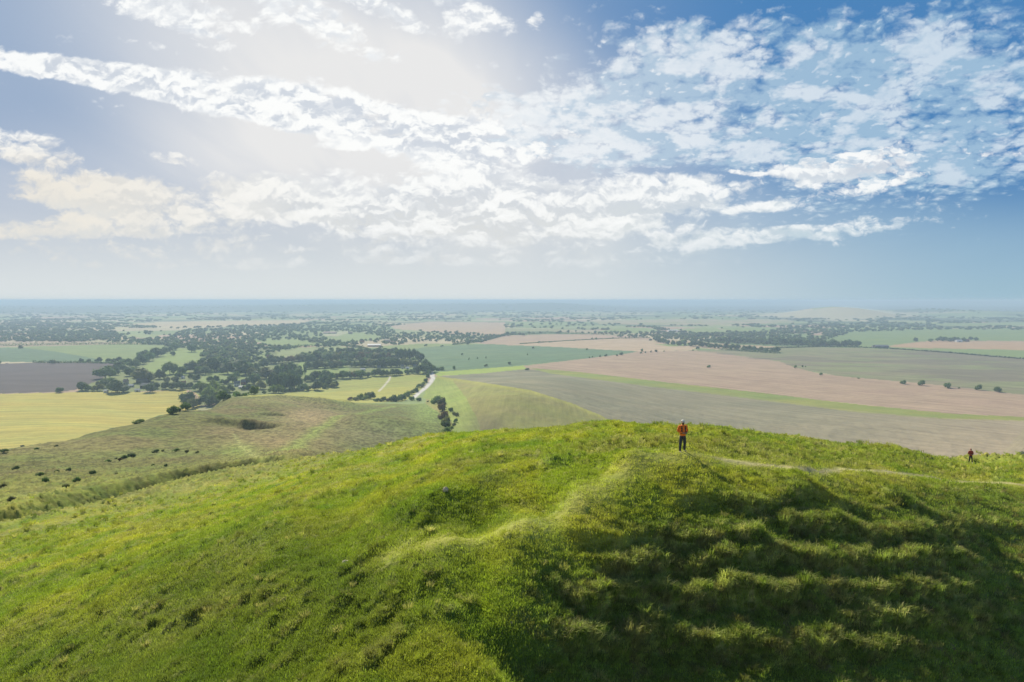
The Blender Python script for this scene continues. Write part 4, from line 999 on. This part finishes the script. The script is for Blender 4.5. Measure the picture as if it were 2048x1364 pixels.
bushes("between the two far stubble fields", "bushes between the far stubble fields",
    [(1078,686,5,4,D),(1086,685,3,3,D),(1099,685,3,3,D),(1103,685,3,3,D),(1148,682,3,2,D),(1184,679,4,4,D),(1192,679,5,4,D),(1226,677,3,3,D),(1251,676,3,3,D),(1259,675,3,3,D),(1273,675,3,4,D),(1287,675,3,4,D),(1294,675,3,3,D)], r0=300)
bushes("alone out in the pink field", "bushes alone in the pink field", [(1418,735,7,5,D)], r0=300)
bushes("alone at the corner of the grey ploughland", "bushes at the corner of the grey ploughland", [(1055,740,8,4,D)], r0=300)
bushes("along the far edge of the pink field", "bushes along the far edge of the pink field",
    [(1591,736,5,6,D),(1605,734,4,4,D),(1611,734,3,2,D),(1642,750,6,5,D),(1717,757,6,2,D),(1807,768,11,8,D),(1844,771,12,11,D),(1895,776,14,11,D),(1958,780,11,11,D),(1995,784,14,11,D),(1918,777,4,3,D)], r0=300)
bushes("at the track corner beyond the person in dark red", "bushes at the track corner",
    [(2004,927,14,6,O_),(2018,924,16,8,U_),(2031,920,18,10,O_),(2044,914,16,12,O_),(2030,927,14,9,D),(2050,924,12,8,G_)], r0=130)
print("trees", round(time.time() - T0, 1))
# --- hedges: low unbroken lines of thorn
def hedge(label, pts, hpx, tone, r0=300):
    P_ = at_ground([p[0] for p in pts], [p[1] for p in pts], r0=r0); g = np.random.default_rng(len(label))
    V, F = [], []
    for k in range(len(pts) - 1):
        a = np.array([P_[0][k], P_[1][k]]); b = np.array([P_[0][k + 1], P_[1][k + 1]]); L = np.linalg.norm(b - a); n = int(L / 3.2) + 1
        for q in range(n):
            c = a + (b - a) * (q + g.uniform(0, .8)) / n; hh = hpx * c[1] / 1365 * g.uniform(.55, 1.25)
            z = float(ground(np.array([c[0]]), np.array([c[1]]))[0])
            i = len(V)
            for t in range(14):
                d = g.normal(0, 1, 3); d /= np.linalg.norm(d); cc = np.array([c[0], c[1], z + hh * .45]) + d * np.array([2.4, 2.0, hh * .5])
                nn = d + g.normal(0, .5, 3); nn /= np.linalg.norm(nn); tt = np.cross(nn, (.1, .2, 1)); tt /= np.linalg.norm(tt) + 1e-6; bb = np.cross(nn, tt); s = g.uniform(.8, 1.5)
                j = len(V); V += [tuple(cc - tt * s), tuple(cc + bb * s), tuple(cc + tt * s), tuple(cc - bb * s)]; F.append((j, j + 1, j + 2, j + 3))
    o = mesh_obj("hedge", V, F, LEAF[tone]); o['label'] = label; o['category'] = "hedge"
hedge("low dark hedge along the top of the ploughed field", [(66,725),(110,726),(160,726),(220,727),(250,729)], 4.5, D)
hedge("long dark hedge winding over the green and brown far slope", [(1500,700),(1560,696),(1640,694),(1720,695),(1800,699),(1900,706),(1980,713),(2060,719),(2200,733)], 2.6, D)
hedge("scrubby hedge ending at the pale far fields", [(1440,700),(1480,702),(1520,705),(1560,707)], 6, D)
hedge("low hedge along the far side of the pale green field", [(0,692),(60,691),(120,690),(200,689),(280,689),(330,689)], 6, D)
hedge("thin hedge between the two stubble fields", [(1040,688),(1130,682),(1230,677),(1300,676)], 1.6, D)
hedge("dark hedge between the oval meadows behind the village", [(545,701),(600,694),(680,691),(730,697)], 5, D)
hedge("hedge along the upper edge of the pink stubble", [(905,690),(960,684),(1010,671),(1100,667),(1200,669)], 5, D)
hedge("clipped hedge in front of the village gardens", [(457,793),(475,792),(495,791)], 6, D, 500)
# ------------------------------------------------------------------ houses, barns and sheds of the vale
def flat(name, c, rough=.8, nz=.12, sc_=2.0):
    m = bpy.data.materials.new(name); m.use_nodes = True; b = m.node_tree.nodes['Principled BSDF']; N = NT(m.node_tree)
    k = N.noise(N.n('ShaderNodeTexCoord').outputs['Object'], sc_, 4, .6)
    m.node_tree.links.new(N.mix(k, tuple(v * (1 - 2 * nz) for v in c), tuple(min(1, v * (1 + 2 * nz)) for v in c)), b.inputs['Base Color'])
    b.inputs['Roughness'].default_value = rough; b.inputs['Specular IOR Level'].default_value = .25
    return m
WALLS = {"white": flat("limewash", (.75,.73,.68)), "brick": flat("brick_wall", (.33,.15,.10)), "stone": flat("stone_wall", (.42,.38,.31)), "dark": flat("dark_boards", (.06,.055,.05))}
ROOFS = {"grey": flat("slate_roof", (.16,.17,.18)), "red": flat("tiled_roof", (.30,.14,.09)), "pale": flat("sheet_roof", (.62,.62,.60), .5), "brown": flat("thatch_roof", (.20,.16,.11)), "pinkish": flat("weathered_tiles", (.42,.30,.26))}
pane_m = flat("window_glass", (.03,.04,.05), .15); door_m = flat("door_paint", (.10,.13,.10))
def box_geo(x0, x1, y0, y1, z0, z1):
    v = [(x, y, z) for z in (z0, z1) for y in (y0, y1) for x in (x0, x1)]
    return v, [(0, 2, 3, 1), (4, 5, 7, 6), (0, 1, 5, 4), (2, 6, 7, 3), (0, 4, 6, 2), (1, 3, 7, 5)]
def building(px, py, wpx, wall, roof, kind, label, rot=0.0):
    x, y, z = (float(v[0]) for v in at_ground(px, py, r0=300))
    L = wpx * y / 1365.; 
    if kind == "house": W_, H, RH = min(L * .6, 8), 5.0, 3.2
    elif kind == "barn": W_, H, RH = max(12, L * .45), 4.5, 3.4
    else: W_, H, RH = max(5, L * .45), 2.8, 1.6
    r = bpy.data.objects.new({"house": "house", "barn": "barn", "shed": "shed"}[kind], None); C.objects.link(r)
    r.location = (x, y, z); r.rotation_euler.z = rot
    V = [(-L/2,-W_/2,-1),(L/2,-W_/2,-1),(L/2,W_/2,-1),(-L/2,W_/2,-1),(-L/2,-W_/2,H),(L/2,-W_/2,H),(L/2,W_/2,H),(-L/2,W_/2,H),(-L/2,0,H+RH-.15),(L/2,0,H+RH-.15)]
    mesh_obj("wall", V, [(0,1,5,4),(1,2,6,9,5),(2,3,7,6),(3,0,4,8,7)], WALLS[wall], r)
    e, t = .5, .22; sl = RH / (W_ / 2)
    V, F = [], []
    for s in (-1, 1):
        i = len(V)
        for dz in (0, t):
            V += [(-L/2-e, s*(W_/2+e), H-e*sl+dz), (L/2+e, s*(W_/2+e), H-e*sl+dz), (L/2+e, 0, H+RH+dz), (-L/2-e, 0, H+RH+dz)]
        F += [(i,i+1,i+2,i+3),(i+4,i+7,i+6,i+5),(i,i+4,i+5,i+1),(i+1,i+5,i+6,i+2),(i+3,i+2,i+6,i+7),(i,i+3,i+7,i+4)]
    ro = mesh_obj("roof", V, F, ROOFS[roof], r)
    if kind == "house":
        mesh_obj("chimney", *box_geo(L*.36, L*.36+.9, -.4, .4, H+RH-.8, H+RH+1.3), WALLS["brick"], ro)
        for fx in (-.32, 0.0, .32):
            for z0 in (.9, 3.3):
                if fx == 0.0 and z0 < 1: continue
                mesh_obj("window", *box_geo(L*fx-.55, L*fx+.55, -W_/2-.04, -W_/2+.05, z0, z0+1.15), pane_m, r)
        mesh_obj("door", *box_geo(-.45, .45, -W_/2-.05, -W_/2+.05, 0, 2.05), door_m, r)
    else:
        mesh_obj("door", *box_geo(-L*.12, L*.12, -W_/2-.06, -W_/2+.05, 0, H*.8), door_m, r)
    r['label'] = label; r['category'] = {"house": "house", "barn": "barn", "shed": "shed"}[kind]; r['group'] = {"house": "houses in the vale", "barn": "farm barns in the vale", "shed": "sheds in the vale"}[kind]
BL = [
 (749,693,26,"brick","pale","barn","big pale-roofed barn with brick sides behind the village",.05),
 (298,776,28,"dark","grey","barn","long grey-roofed farm barn beside the yellow field",-.06),
 (287,765,22,"dark","grey","barn","grey barn half hidden among the farm trees",.1),
 (262,774,10,"stone","pale","shed","pale-roofed shed at the west end of the farmyard",.1),
 (252,768,9,"stone","pinkish","house","stone house beside the two-toned farm trees",-.2),
 (316,771,6,"white","pale","shed","small white shed at the east end of the farmyard",.1),
 (275,783,9,"white","pale","shed","low white shed on the edge of the yellow field",.3),
 (283,757,10,"stone","red","house","red-roofed house behind the farm barns",.1),
 (212,785,7,"white","pale","shed","little white shed left of the spreading dark tree",0.),
 (366,757,6,"white","pale","shed","white shed at the foot of the long meadow",0.),
 (439,743,14,"stone","pinkish","house","pink-roofed house beneath the big trees by the meadow",.1),
 (474,772,11,"white","grey","house","white house among the trees beside the lane",.5),
 (483,777,10,"white","pale","shed","pale-roofed shed next to the white lane house",-.4),
 (487,769,9,"brick","grey","house","brick house behind the white lane house",.2),
 (367,772,8,"stone","red","house","stone cottage in the trees right of the farm",.2),
 (540,716,12,"brick","red","house","red-roofed house at the top of the village wood",.1),
 (683,709,12,"white","pale","shed","long white shed behind the upper village trees",0.),
 (736,711,8,"brick","red","house","brick house at the top of the village",.2),
 (787,717,7,"white","grey","house","white house left of the tall grove",.1),
 (797,720,6,"white","pale","shed","white shed at the foot of the tall grove",0.),
 (726,741,9,"white","pale","shed","white-walled shed in the village meadow",0.),
 (758,739,7,"stone","grey","house","stone house between the two village tree bands",.1),
 (805,737,6,"white","grey","house","white cottage west of the road end",0.),
 (815,738,7,"white","pale","shed","pale shed between the white cottages",.1),
 (830,737,7,"white","grey","house","white cottage closest to the white road",.2),
 (724,685,9,"brick","red","house","red-roofed house left of the big pale barn's far side",0.),
 (775,685,12,"brick","pinkish","house","brick house right of the big pale barn",0.),
 (786,688,7,"brick","red","house","small brick house at the edge of the green crop",.1),
 (660,667,24,"stone","pinkish","barn","long pinkish farm building in the far vale",0.),
 (701,668,8,"stone","pinkish","house","lone stone house in the far vale",0.),
 (1346,663,20,"white","pale","barn","long white barn in the far green fields",0.),
 (1762,695,26,"dark","grey","barn","long dark barn at the end of the tree belt",-.05),
 (1748,694,9,"stone","grey","shed","stone shed beside the long dark barn",0.),
 (1917,684,12,"white","pale","barn","pale barn in the farmstead trees",0.1),
 (1934,683,7,"brick","red","house","red-roofed farmhouse in the farmstead trees",0.),
]
for b_ in BL: building(*b_)
print("village", round(time.time() - T0, 1))
# ------------------------------------------------------------------ far woods and hedgerows, too many to count
WOODS = [
 ([(-300,648),(0,646),(120,643),(230,652),(225,664),(245,678),(290,684),(150,684),(0,681),(-300,683)], .5),
 ([(240,684),(330,674),(350,662),(480,652),(600,650),(690,655),(640,672),(600,676),(520,680),(500,700),(470,712),(430,712),(410,700),(345,694)], .36),
 ([(410,700),(480,694),(540,712),(480,735),(400,722)], .3),
 ([(560,650),(690,645),(780,655),(792,665),(770,673),(690,662),(600,662)], .5),
 ([(760,668),(900,662),(1000,672),(960,684),(850,688),(770,690)], .26),
 ([(1290,668),(1380,664),(1460,670),(1520,660),(1600,652),(1690,652),(1700,664),(1640,684),(1715,692),(1600,692),(1450,688),(1380,684)], .5),
 ([(1640,648),(1760,644),(1900,652),(2300,652),(2300,660),(1850,660),(1700,664)], .4),
 ([(1180,668),(1290,664),(1330,674),(1250,676)], .4),
 ([(1880,680),(1930,678),(1935,683),(1880,683)], .0),
 ([(640,700),(700,700),(800,705),(845,725),(600,722),(560,722)], .2),
 ([(550,742),(600,735),(615,755),(560,765)], .2),
 ([(1595,700),(1610,700),(1610,702),(1595,702)], 0),
]
g = np.random.default_rng(77)
n = int(70000)
spx = g.uniform(-200, 2250, n); spy = 611 + (735 - 611) * g.uniform(0, 1, n) ** 1.15
rx_, rz_ = ray(spx, spy); d_ = -139.0 / rz_; X_ = rx_ * d_; Y_2 = d_; RR = np.hypot(X_, Y_2)
cr, sr = math.cos(.5), math.sin(.5)
hid, edge = voronoi((X_ * cr - Y_2 * sr) / 420. + .15 * pnoise(X_ / 700., Y_2 / 700., 9), (X_ * sr + Y_2 * cr) / 300. + 0, 7)
infield = np.zeros(n, bool); inwood = np.zeros(n)
for poly, *_r in FIELDS[1:]: infield |= inpoly(spx, spy, poly)
for poly, dn in WOODS: inwood = np.maximum(inwood, inpoly(spx, spy, poly) * dn)
clump = fbm(X_ / 420., Y_2 / 420., 88, 3)
p = np.where(infield, 0.0, .012 + .55 * (edge < .045) * (clump > -.5) + .5 * (clump > .42) + .35 * (hid > .86) * (RR > 2500))
p = p * (RR < 12000) * sst(RR, 1500, 2400)
p = np.maximum(p, inwood * (clump > -.45) * 1.0)
p = p * np.clip((spy - 606) / 26., .12, 1)
p *= ~((spx > 860) & (spx < 1300) & (spy > 690))
m = g.uniform(0, 1, n) < p
X_, Y_2, RR, spy = X_[m], Y_2[m], RR[m], spy[m]
Z_ = ground(X_, Y_2); k = len(X_)
s = g.uniform(.55, 1.15, k) * (1 + .35 * sst(RR, 4000, 9000)); wd = 1 + 2.2 * sst(RR, 2300, 6000) * g.uniform(.3, 1.2, k)
ft = [mesh_obj("far_tree", *crown_geo(np.random.default_rng(300 + q), 12, 10.5, 0, 4, 110, 1.0), LEAF[t], link=False) for q, t in enumerate((D, G_, Y_, D, O_))]
instancer("far_woods", np.stack([X_, Y_2, Z_], -1), np.stack([np.zeros(k), np.zeros(k), np.where(RR > 2500, g.normal(0, .25, k) - .15, g.uniform(0, 6.28, k))], -1), np.stack([s * 1.2 * wd, s * 1.1, s], -1), g.integers(0, 5, k), None, ft)
# tiny clumps on the skyline of the scarp
print("far woods", k, round(time.time() - T0, 1))
# ------------------------------------------------------------------ the two walkers, and stones
def skinned(name, V, E, Rr, mats, parent=None, sub=2, paint_fn=None):
    m = bpy.data.meshes.new(name + "_cage"); m.from_pydata(V, E, [])
    o = bpy.data.objects.new(name + "_cage", m); C.objects.link(o)
    sk = o.modifiers.new("skin", 'SKIN'); sk.use_smooth_shade = True
    if not m.skin_vertices: m.skin_vertices.new() if hasattr(m.skin_vertices, "new") else None
    sv = m.skin_vertices[0].data
    for k, r in enumerate(Rr):
        sv[k].radius = r if isinstance(r, tuple) else (r, r); sv[k].use_root = (k == 0)
    o.modifiers.new("sub", 'SUBSURF').levels = sub
    o.modifiers["sub"].render_levels = sub
    dg = bpy.context.evaluated_depsgraph_get(); dg.update()
    me2 = bpy.data.meshes.new_from_object(o.evaluated_get(dg)); me2.name = name
    bpy.data.objects.remove(o, do_unlink=True)
    me2.materials.clear()
    for q in (mats if isinstance(mats, (list, tuple)) else [mats]): me2.materials.append(q)
    me2.polygons.foreach_set("use_smooth", [True] * len(me2.polygons))
    me2.polygons.foreach_set("material_index", [0] * len(me2.polygons))
    if paint_fn:
        for p in me2.polygons: p.material_index = paint_fn(p.center)
    ob = bpy.data.objects.new(name, me2); C.objects.link(ob)
    if parent: ob.parent = parent
    return ob
def mirror(side, v): return (v[0] * side, v[1], v[2])
def hand(V, E, Rr, wrist, side, dirv, palm_down=True):
    "palm, four curled fingers of unequal length and a thumb from the side of the palm, closing on something held in front"
    wx, wy, wz = wrist; d = Vector(dirv).normalized(); across = Vector((-side, 0, 0)) - d * d.dot(Vector((-side, 0, 0))); across.normalize(); dn = d.cross(across).normalized() * (1 if side > 0 else -1)
    if dn.z > 0: dn = -dn
    base = len(V); V.append(tuple(Vector(wrist) + d * .055)); Rr.append((.030, .018)); E.append((wrist_i[0], base))
    for k, ln in enumerate((.072, .080, .075, .060)):
        off = across * ((k - 1.5) * -.019)
        p0 = Vector(wrist) + d * .088 + off; p1 = p0 + d * ln * .5 + dn * .008; p2 = p1 + (d * .5 + dn).normalized() * ln * .35; p3 = p2 + (dn - d * .5).normalized() * ln * .28
        i = len(V); V.extend([tuple(p0), tuple(p1), tuple(p2), tuple(p3)]); Rr.extend([.0095, .0088, .0082, .007]); E.extend([(base, i), (i, i + 1), (i + 1, i + 2), (i + 2, i + 3)])
    t0 = Vector(wrist) + d * .035 + across * .032; t1 = t0 + d * .032 + across * .012 - dn * .004; t2 = t1 + d * .026 - across * .006
    i = len(V); V.extend([tuple(t0), tuple(t1), tuple(t2)]); Rr.extend([.011, .0098, .0085]); E.extend([(base, i), (i, i + 1), (i + 1, i + 2)])
wrist_i = [0]
def person(px, py, height, face, jacket_m, panel_m, trouser_m, shoe_m, hat, skin_m, label, strapped, stance, rr0=20):
    x, y, z = at_land(px, py, f=ground, r0=rr0, r1=200)
    x, y, z = float(x[0]), float(y[0]), float(z[0])
    dark = flat("eye_dark", (.02,.015,.012)); hair = flat("hair_brown", (.06,.04,.03))
    hips = (0, 0, .95); ft = stance
    kn = [(-.10 + ft[0][0] * .5, -.03, .50), (.10 + ft[1][0] * .5, -.02, .50)]
    an = [(-.11 + ft[0][0], ft[0][1], .09), (.11 + ft[1][0], ft[1][1], .09)]
    # body: one continuous skin from the pelvis out to fingers, toes and crown
    V = [hips, (0, .01, 1.15), (0, 0, 1.36), (0, .012, 1.49), (0, -.012, 1.56), (0, 0, 1.635), (0, .01, 1.70), (0, .012, 1.745)]
    E = [(0, 1), (1, 2), (2, 3), (3, 4), (4, 5), (5, 6), (6, 7)]
    Rr = [(.135, .10), (.12, .09), (.145, .095), (.052, .055), (.058, .066), (.074, .088), (.072, .084), (.045, .055)]
    V += [(0, -.088, 1.63), (0, -.107, 1.612)]; E += [(5, 8), (8, 9)]; Rr += [.016, .013]            # nose
    for s in (-1, 1):                                                                                # ears
        V.append((s * .082, .012, 1.63)); E.append((5, len(V) - 1)); Rr.append((.012, .020))
    for k, s in enumerate((-1, 1)):
        i = len(V)
        sh, el, wr = (s * .185, .01, 1.42), (s * .27, .03, 1.15), (s * .10, -.22, 1.09)
        V += [sh, el, wr]; E += [(2, i), (i, i + 1), (i + 1, i + 2)]; Rr += [.055, .042, .028]
        wrist_i[0] = i + 2
        hand(V, E, Rr, wr, s, (-s * .45, -.85, .12))
        i = len(V)
        V += [(s * .09, 0, .88), kn[k], an[k], (an[k][0] + s * .02, an[k][1] - .13, .04)]
        E += [(0, i), (i, i + 1), (i + 1, i + 2), (i + 2, i + 3)]; Rr += [.085, .058, .042, .04]
    def face_paint(c):
        if 1.655 > c.z > 1.632 and c.y < -.05 and .014 < abs(c.x) < .045: return 1                   # eyes
        if 1.583 > c.z > 1.572 and c.y < -.06 and abs(c.x) < .025: return 3                          # mouth
        if hat == 'beard' and c.z < 1.60 and c.y < -.01 and c.z > 1.50: return 2
        if c.z > 1.69 or (c.z > 1.60 and c.y > .03 and abs(c.x) < .08): return 2                     # hair
        return 0
    body = skinned("person", V, E, Rr, [skin_m, dark, hair, flat("lips", (.25,.09,.08))], paint_fn=face_paint)
    # jacket, fuller than the body, open hem below the waist
    V = [(0, 0, .86), (0, .0, .98), (0, .0, 1.15), (0, 0, 1.34), (0, .012, 1.47), (0, .008, 1.515)]; E = [(k, k + 1) for k in range(5)]
    Rr = [(.185, .135), (.18, .135), (.185, .135), (.20, .135), (.10, .09), (.072, .078)]
    for s in (-1, 1):
        i = len(V); V += [(s * .205, .01, 1.42), (s * .285, .035, 1.15), (s * .135, -.17, 1.10), (s * .11, -.205, 1.092)]
        E += [(3, i), (i, i + 1), (i + 1, i + 2), (i + 2, i + 3)]; Rr += [.075, .062, .048, .044]
    jk = skinned("jacket", V, E, Rr, [jacket_m, panel_m], body,
                 paint_fn=lambda c: 1 if (strapped and c.y < -.03 and .075 < abs(c.x) < .135 and 1.12 < c.z < 1.46) or (strapped and abs(c.x) < .2 and 1.04 < c.z < 1.075 and c.y < .05) else 0)
    V = [(0, .005, .96), (0, 0, .88)]; E = [(0, 1)]; Rr = [(.15, .115), (.16, .12)]
    for k, s in enumerate((-1, 1)):
        i = len(V); V += [(s * .095, 0, .80), kn[k], (an[k][0], an[k][1], .18), (an[k][0], an[k][1], .07)]
        E += [(1, i), (i, i + 1), (i + 1, i + 2), (i + 2, i + 3)]; Rr += [.10, .083, .068, .066]
    skinned("trousers", V, E, Rr, trouser_m, body)
    for k, s in enumerate((-1, 1)):
        a = an[k]
        skinned("shoe", [(a[0], a[1] + .05, .055), (a[0], a[1] - .03, .06), (a[0] + s * .012, a[1] - .12, .048), (a[0] + s * .02, a[1] - .19, .035)], [(0, 1), (1, 2), (2, 3)], [(.05, .055), (.052, .06), (.052, .045), (.042, .03)], shoe_m, body)
    if hat == 'beard':
        cap_m = flat("white_cap_cloth", (.82,.80,.76))
        skinned("cap", [(0, .012, 1.675), (0, .014, 1.74), (0, .014, 1.775)], [(0, 1), (1, 2)], [(.096, .108), (.092, .102), (.05, .055)], cap_m, body)
        V = []
        for t in range(9):
            a = math.pi * t / 8; V += [(.082 * math.cos(a), -.07 - .0 * math.sin(a), 1.668 + .012 * math.sin(a)), (.072 * math.cos(a), -.085 - .075 * math.sin(a), 1.658 + .010 * math.sin(a))]
        V2 = [(a_, b_, c_ + .008) for a_, b_, c_ in V]; n_ = len(V)
        F = [(2 * t, 2 * t + 2, 2 * t + 3, 2 * t + 1) for t in range(8)] + [(n_ + 2 * t, n_ + 2 * t + 1, n_ + 2 * t + 3, n_ + 2 * t + 2) for t in range(8)] + [(2 * t + 1, 2 * t + 3, n_ + 2 * t + 3, n_ + 2 * t + 1) for t in range(8)]
        mesh_obj("cap_peak", V + V2, F, cap_m, body, smooth=True)
    else:
        skinned("hood", [(0, .02, 1.52), (0, .03, 1.62), (0, .03, 1.70), (0, .03, 1.755)], [(0, 1), (1, 2), (2, 3)], [(.09, .08), (.098, .092), (.094, .092), (.05, .05)], jacket_m, body)
    if strapped:
        skinned("backpack", [(0, .17, 1.02), (0, .20, 1.12), (0, .20, 1.28), (0, .17, 1.42)], [(0, 1), (1, 2), (2, 3)], [(.14, .09), (.17, .11), (.165, .105), (.10, .07)], panel_m, body)
    s = height / 1.79
    body.scale = (s, s, s); body.location = (x, y, z - .02 * s); body.rotation_euler.z = face
    body['label'] = label; body['category'] = "person"
    # what the hands hold: a small remote controller with two aerials
    ct = bpy.data.objects.new("remote_controller", None); C.objects.link(ct)
    mw = Matrix.Translation(body.location) @ Matrix.Rotation(face, 4, 'Z') @ Matrix.Scale(s, 4)
    ct.matrix_world = mw @ Matrix.Translation((0, -.335, 1.105)) @ Matrix.Rotation(R(-25), 4, 'X')
    grey = flat("controller_shell", (.16,.16,.17), .5)
    b = bmesh.new(); bmesh.ops.create_cube(b, size=1.0); bmesh.ops.scale(b, vec=(.15, .085, .035), verts=b.verts); bmesh.ops.bevel(b, geom=b.edges[:], offset=.009, segments=2, affect='EDGES')
    m = bpy.data.meshes.new("shell"); b.to_mesh(m); b.free(); m.materials.append(grey); o = bpy.data.objects.new("shell", m); C.objects.link(o); o.parent = ct
    for sx_ in (-1, 1):
        b = bmesh.new(); bmesh.ops.create_cone(b, cap_ends=True, segments=8, radius1=.004, radius2=.004, depth=.09); bmesh.ops.translate(b, vec=(sx_ * .05, .05, .05), verts=b.verts)
        m = bpy.data.meshes.new("aerial"); b.to_mesh(m); b.free(); m.materials.append(grey); o = bpy.data.objects.new("aerial", m); C.objects.link(o); o.parent = ct
        b = bmesh.new(); bmesh.ops.create_cone(b, cap_ends=True, segments=8, radius1=.007, radius2=.005, depth=.02); bmesh.ops.translate(b, vec=(sx_ * .045, -.005, .026), verts=b.verts)
        m = bpy.data.meshes.new("control_stick"); b.to_mesh(m); b.free(); m.materials.append(grey); o = bpy.data.objects.new("control_stick", m); C.objects.link(o); o.parent = ct
    ct['category'] = "remote controller"
    ct['label'] = "small grey controller held at the waist by the person in " + ("bright orange" if strapped else "dark red")
    return body
skin_m = flat("skin", (.42,.25,.18), .6, .04)
person(1365, 903, 1.80, R(12), flat("orange_jacket", (1.0,.20,.018), .6), flat("dark_strap", (.035,.03,.03)), flat("charcoal_trousers", (.045,.048,.055)),
       flat("tan_shoes", (.45,.38,.28)), 'beard', skin_m, "person in a bright orange jacket and white cap with backpack, standing on the mound top", True, [(-.10, -.13), (.03, .06)])
person(1941, 926, 1.78, R(-4), flat("dark_red_jacket", (.32,.04,.022), .6), flat("dark_cloth", (.03,.03,.03)), flat("black_trousers", (.02,.022,.03)),
       flat("pale_shoes", (.55,.53,.5)), 'hood', skin_m, "person in a dark red jacket and black trousers, legs apart, near the grassy edge", False, [(-.07, 0.), (.07, 0.)], 60)
# ---- stones and bare chalk
chalk = flat("chalk", (.66,.56,.42), .9, .1, 6); stone_m = flat("lichened_stone", (.56,.47,.34), .9, .2, 9)
def stone(px, py, wpx, hpx, mat, label, name="stone", seed=1, cat="stone"):
    x, y, z = (float(v[0]) for v in at_land(px, py, f=ground, r0=12))
    w_ = wpx * y / 1365; h_ = hpx * y / 1365
    b = bmesh.new(); bmesh.ops.create_icosphere(b, subdivisions=4, radius=1.0); g = np.random.default_rng(seed)
    P_ = np.array([v.co[:] for v in b.verts])
    n_ = pnoise(P_[:, 0] * 1.4 + seed, P_[:, 1] * 1.4 + P_[:, 2], seed) * .28 + pnoise(P_[:, 0] * 3 + P_[:, 2] * 2, P_[:, 1] * 3, seed + 3) * .12
    for v, q in zip(b.verts, n_):
        v.co = v.co * (1 + float(q)); v.co.z = max(v.co.z, -.5)
        v.co.x *= w_ / 2; v.co.y *= w_ / 2.4; v.co.z *= h_ * .75
    m = bpy.data.meshes.new(name); b.to_mesh(m); b.free(); m.materials.append(mat); m.polygons.foreach_set("use_smooth", [True] * len(m.polygons))
    o = bpy.data.objects.new(name, m); C.objects.link(o); o.location = (x, y, z + h_ * .18); o.rotation_euler.z = g.uniform(0, 3)
    o['label'] = label; o['category'] = cat
stone(891, 982, 11, 9, stone_m, "pale boulder standing alone on the bright turf of the near hill", seed=3)
stone(691, 1129, 15, 10, chalk, "largest lump of bare white chalk in the scrape on the lower slope", "chalk_lump", 5, "chalk")
stone(684, 1137, 8, 5, chalk, "flat little chalk lump just left of the largest one in the scrape", "chalk_lump", 8, "chalk")
stone(697, 1120, 7, 5, chalk, "small chalk lump just above the largest one in the scrape", "chalk_lump", 9, "chalk")
stone(1023, 1247, 5, 4, stone_m, "small loose stone in the grass below the pale boulder", seed=12)
print("people", round(time.time() - T0, 1))
# ------------------------------------------------------------------ the air over the vale
hb = bmesh.new()
bmesh.ops.create_cube(hb, size=1.0)
hm = bpy.data.meshes.new("haze"); hb.to_mesh(hm); hb.free()
haze = bpy.data.objects.new("haze", hm); C.objects.link(haze)
zlo, zhi = float(GZ.min()) - 1.0, EYE + 6.0
haze.scale = (142000, 142000, zhi - zlo); haze.location = (0, 0, (zhi + zlo) / 2)
haze['kind'] = 'stuff'
hmat = bpy.data.materials.new("haze_air"); hmat.use_nodes = True; hmat.node_tree.nodes.clear()
H = NT(hmat.node_tree)
pv = H.n('ShaderNodeVolumePrincipled', {'Color': (.53, .71, .93, 1), 'Density': HAZE, 'Anisotropy': .1})
ho = H.n('ShaderNodeOutputMaterial'); hmat.node_tree.links.new(pv.outputs[0], ho.inputs['Volume'])
hm.materials.append(hmat)
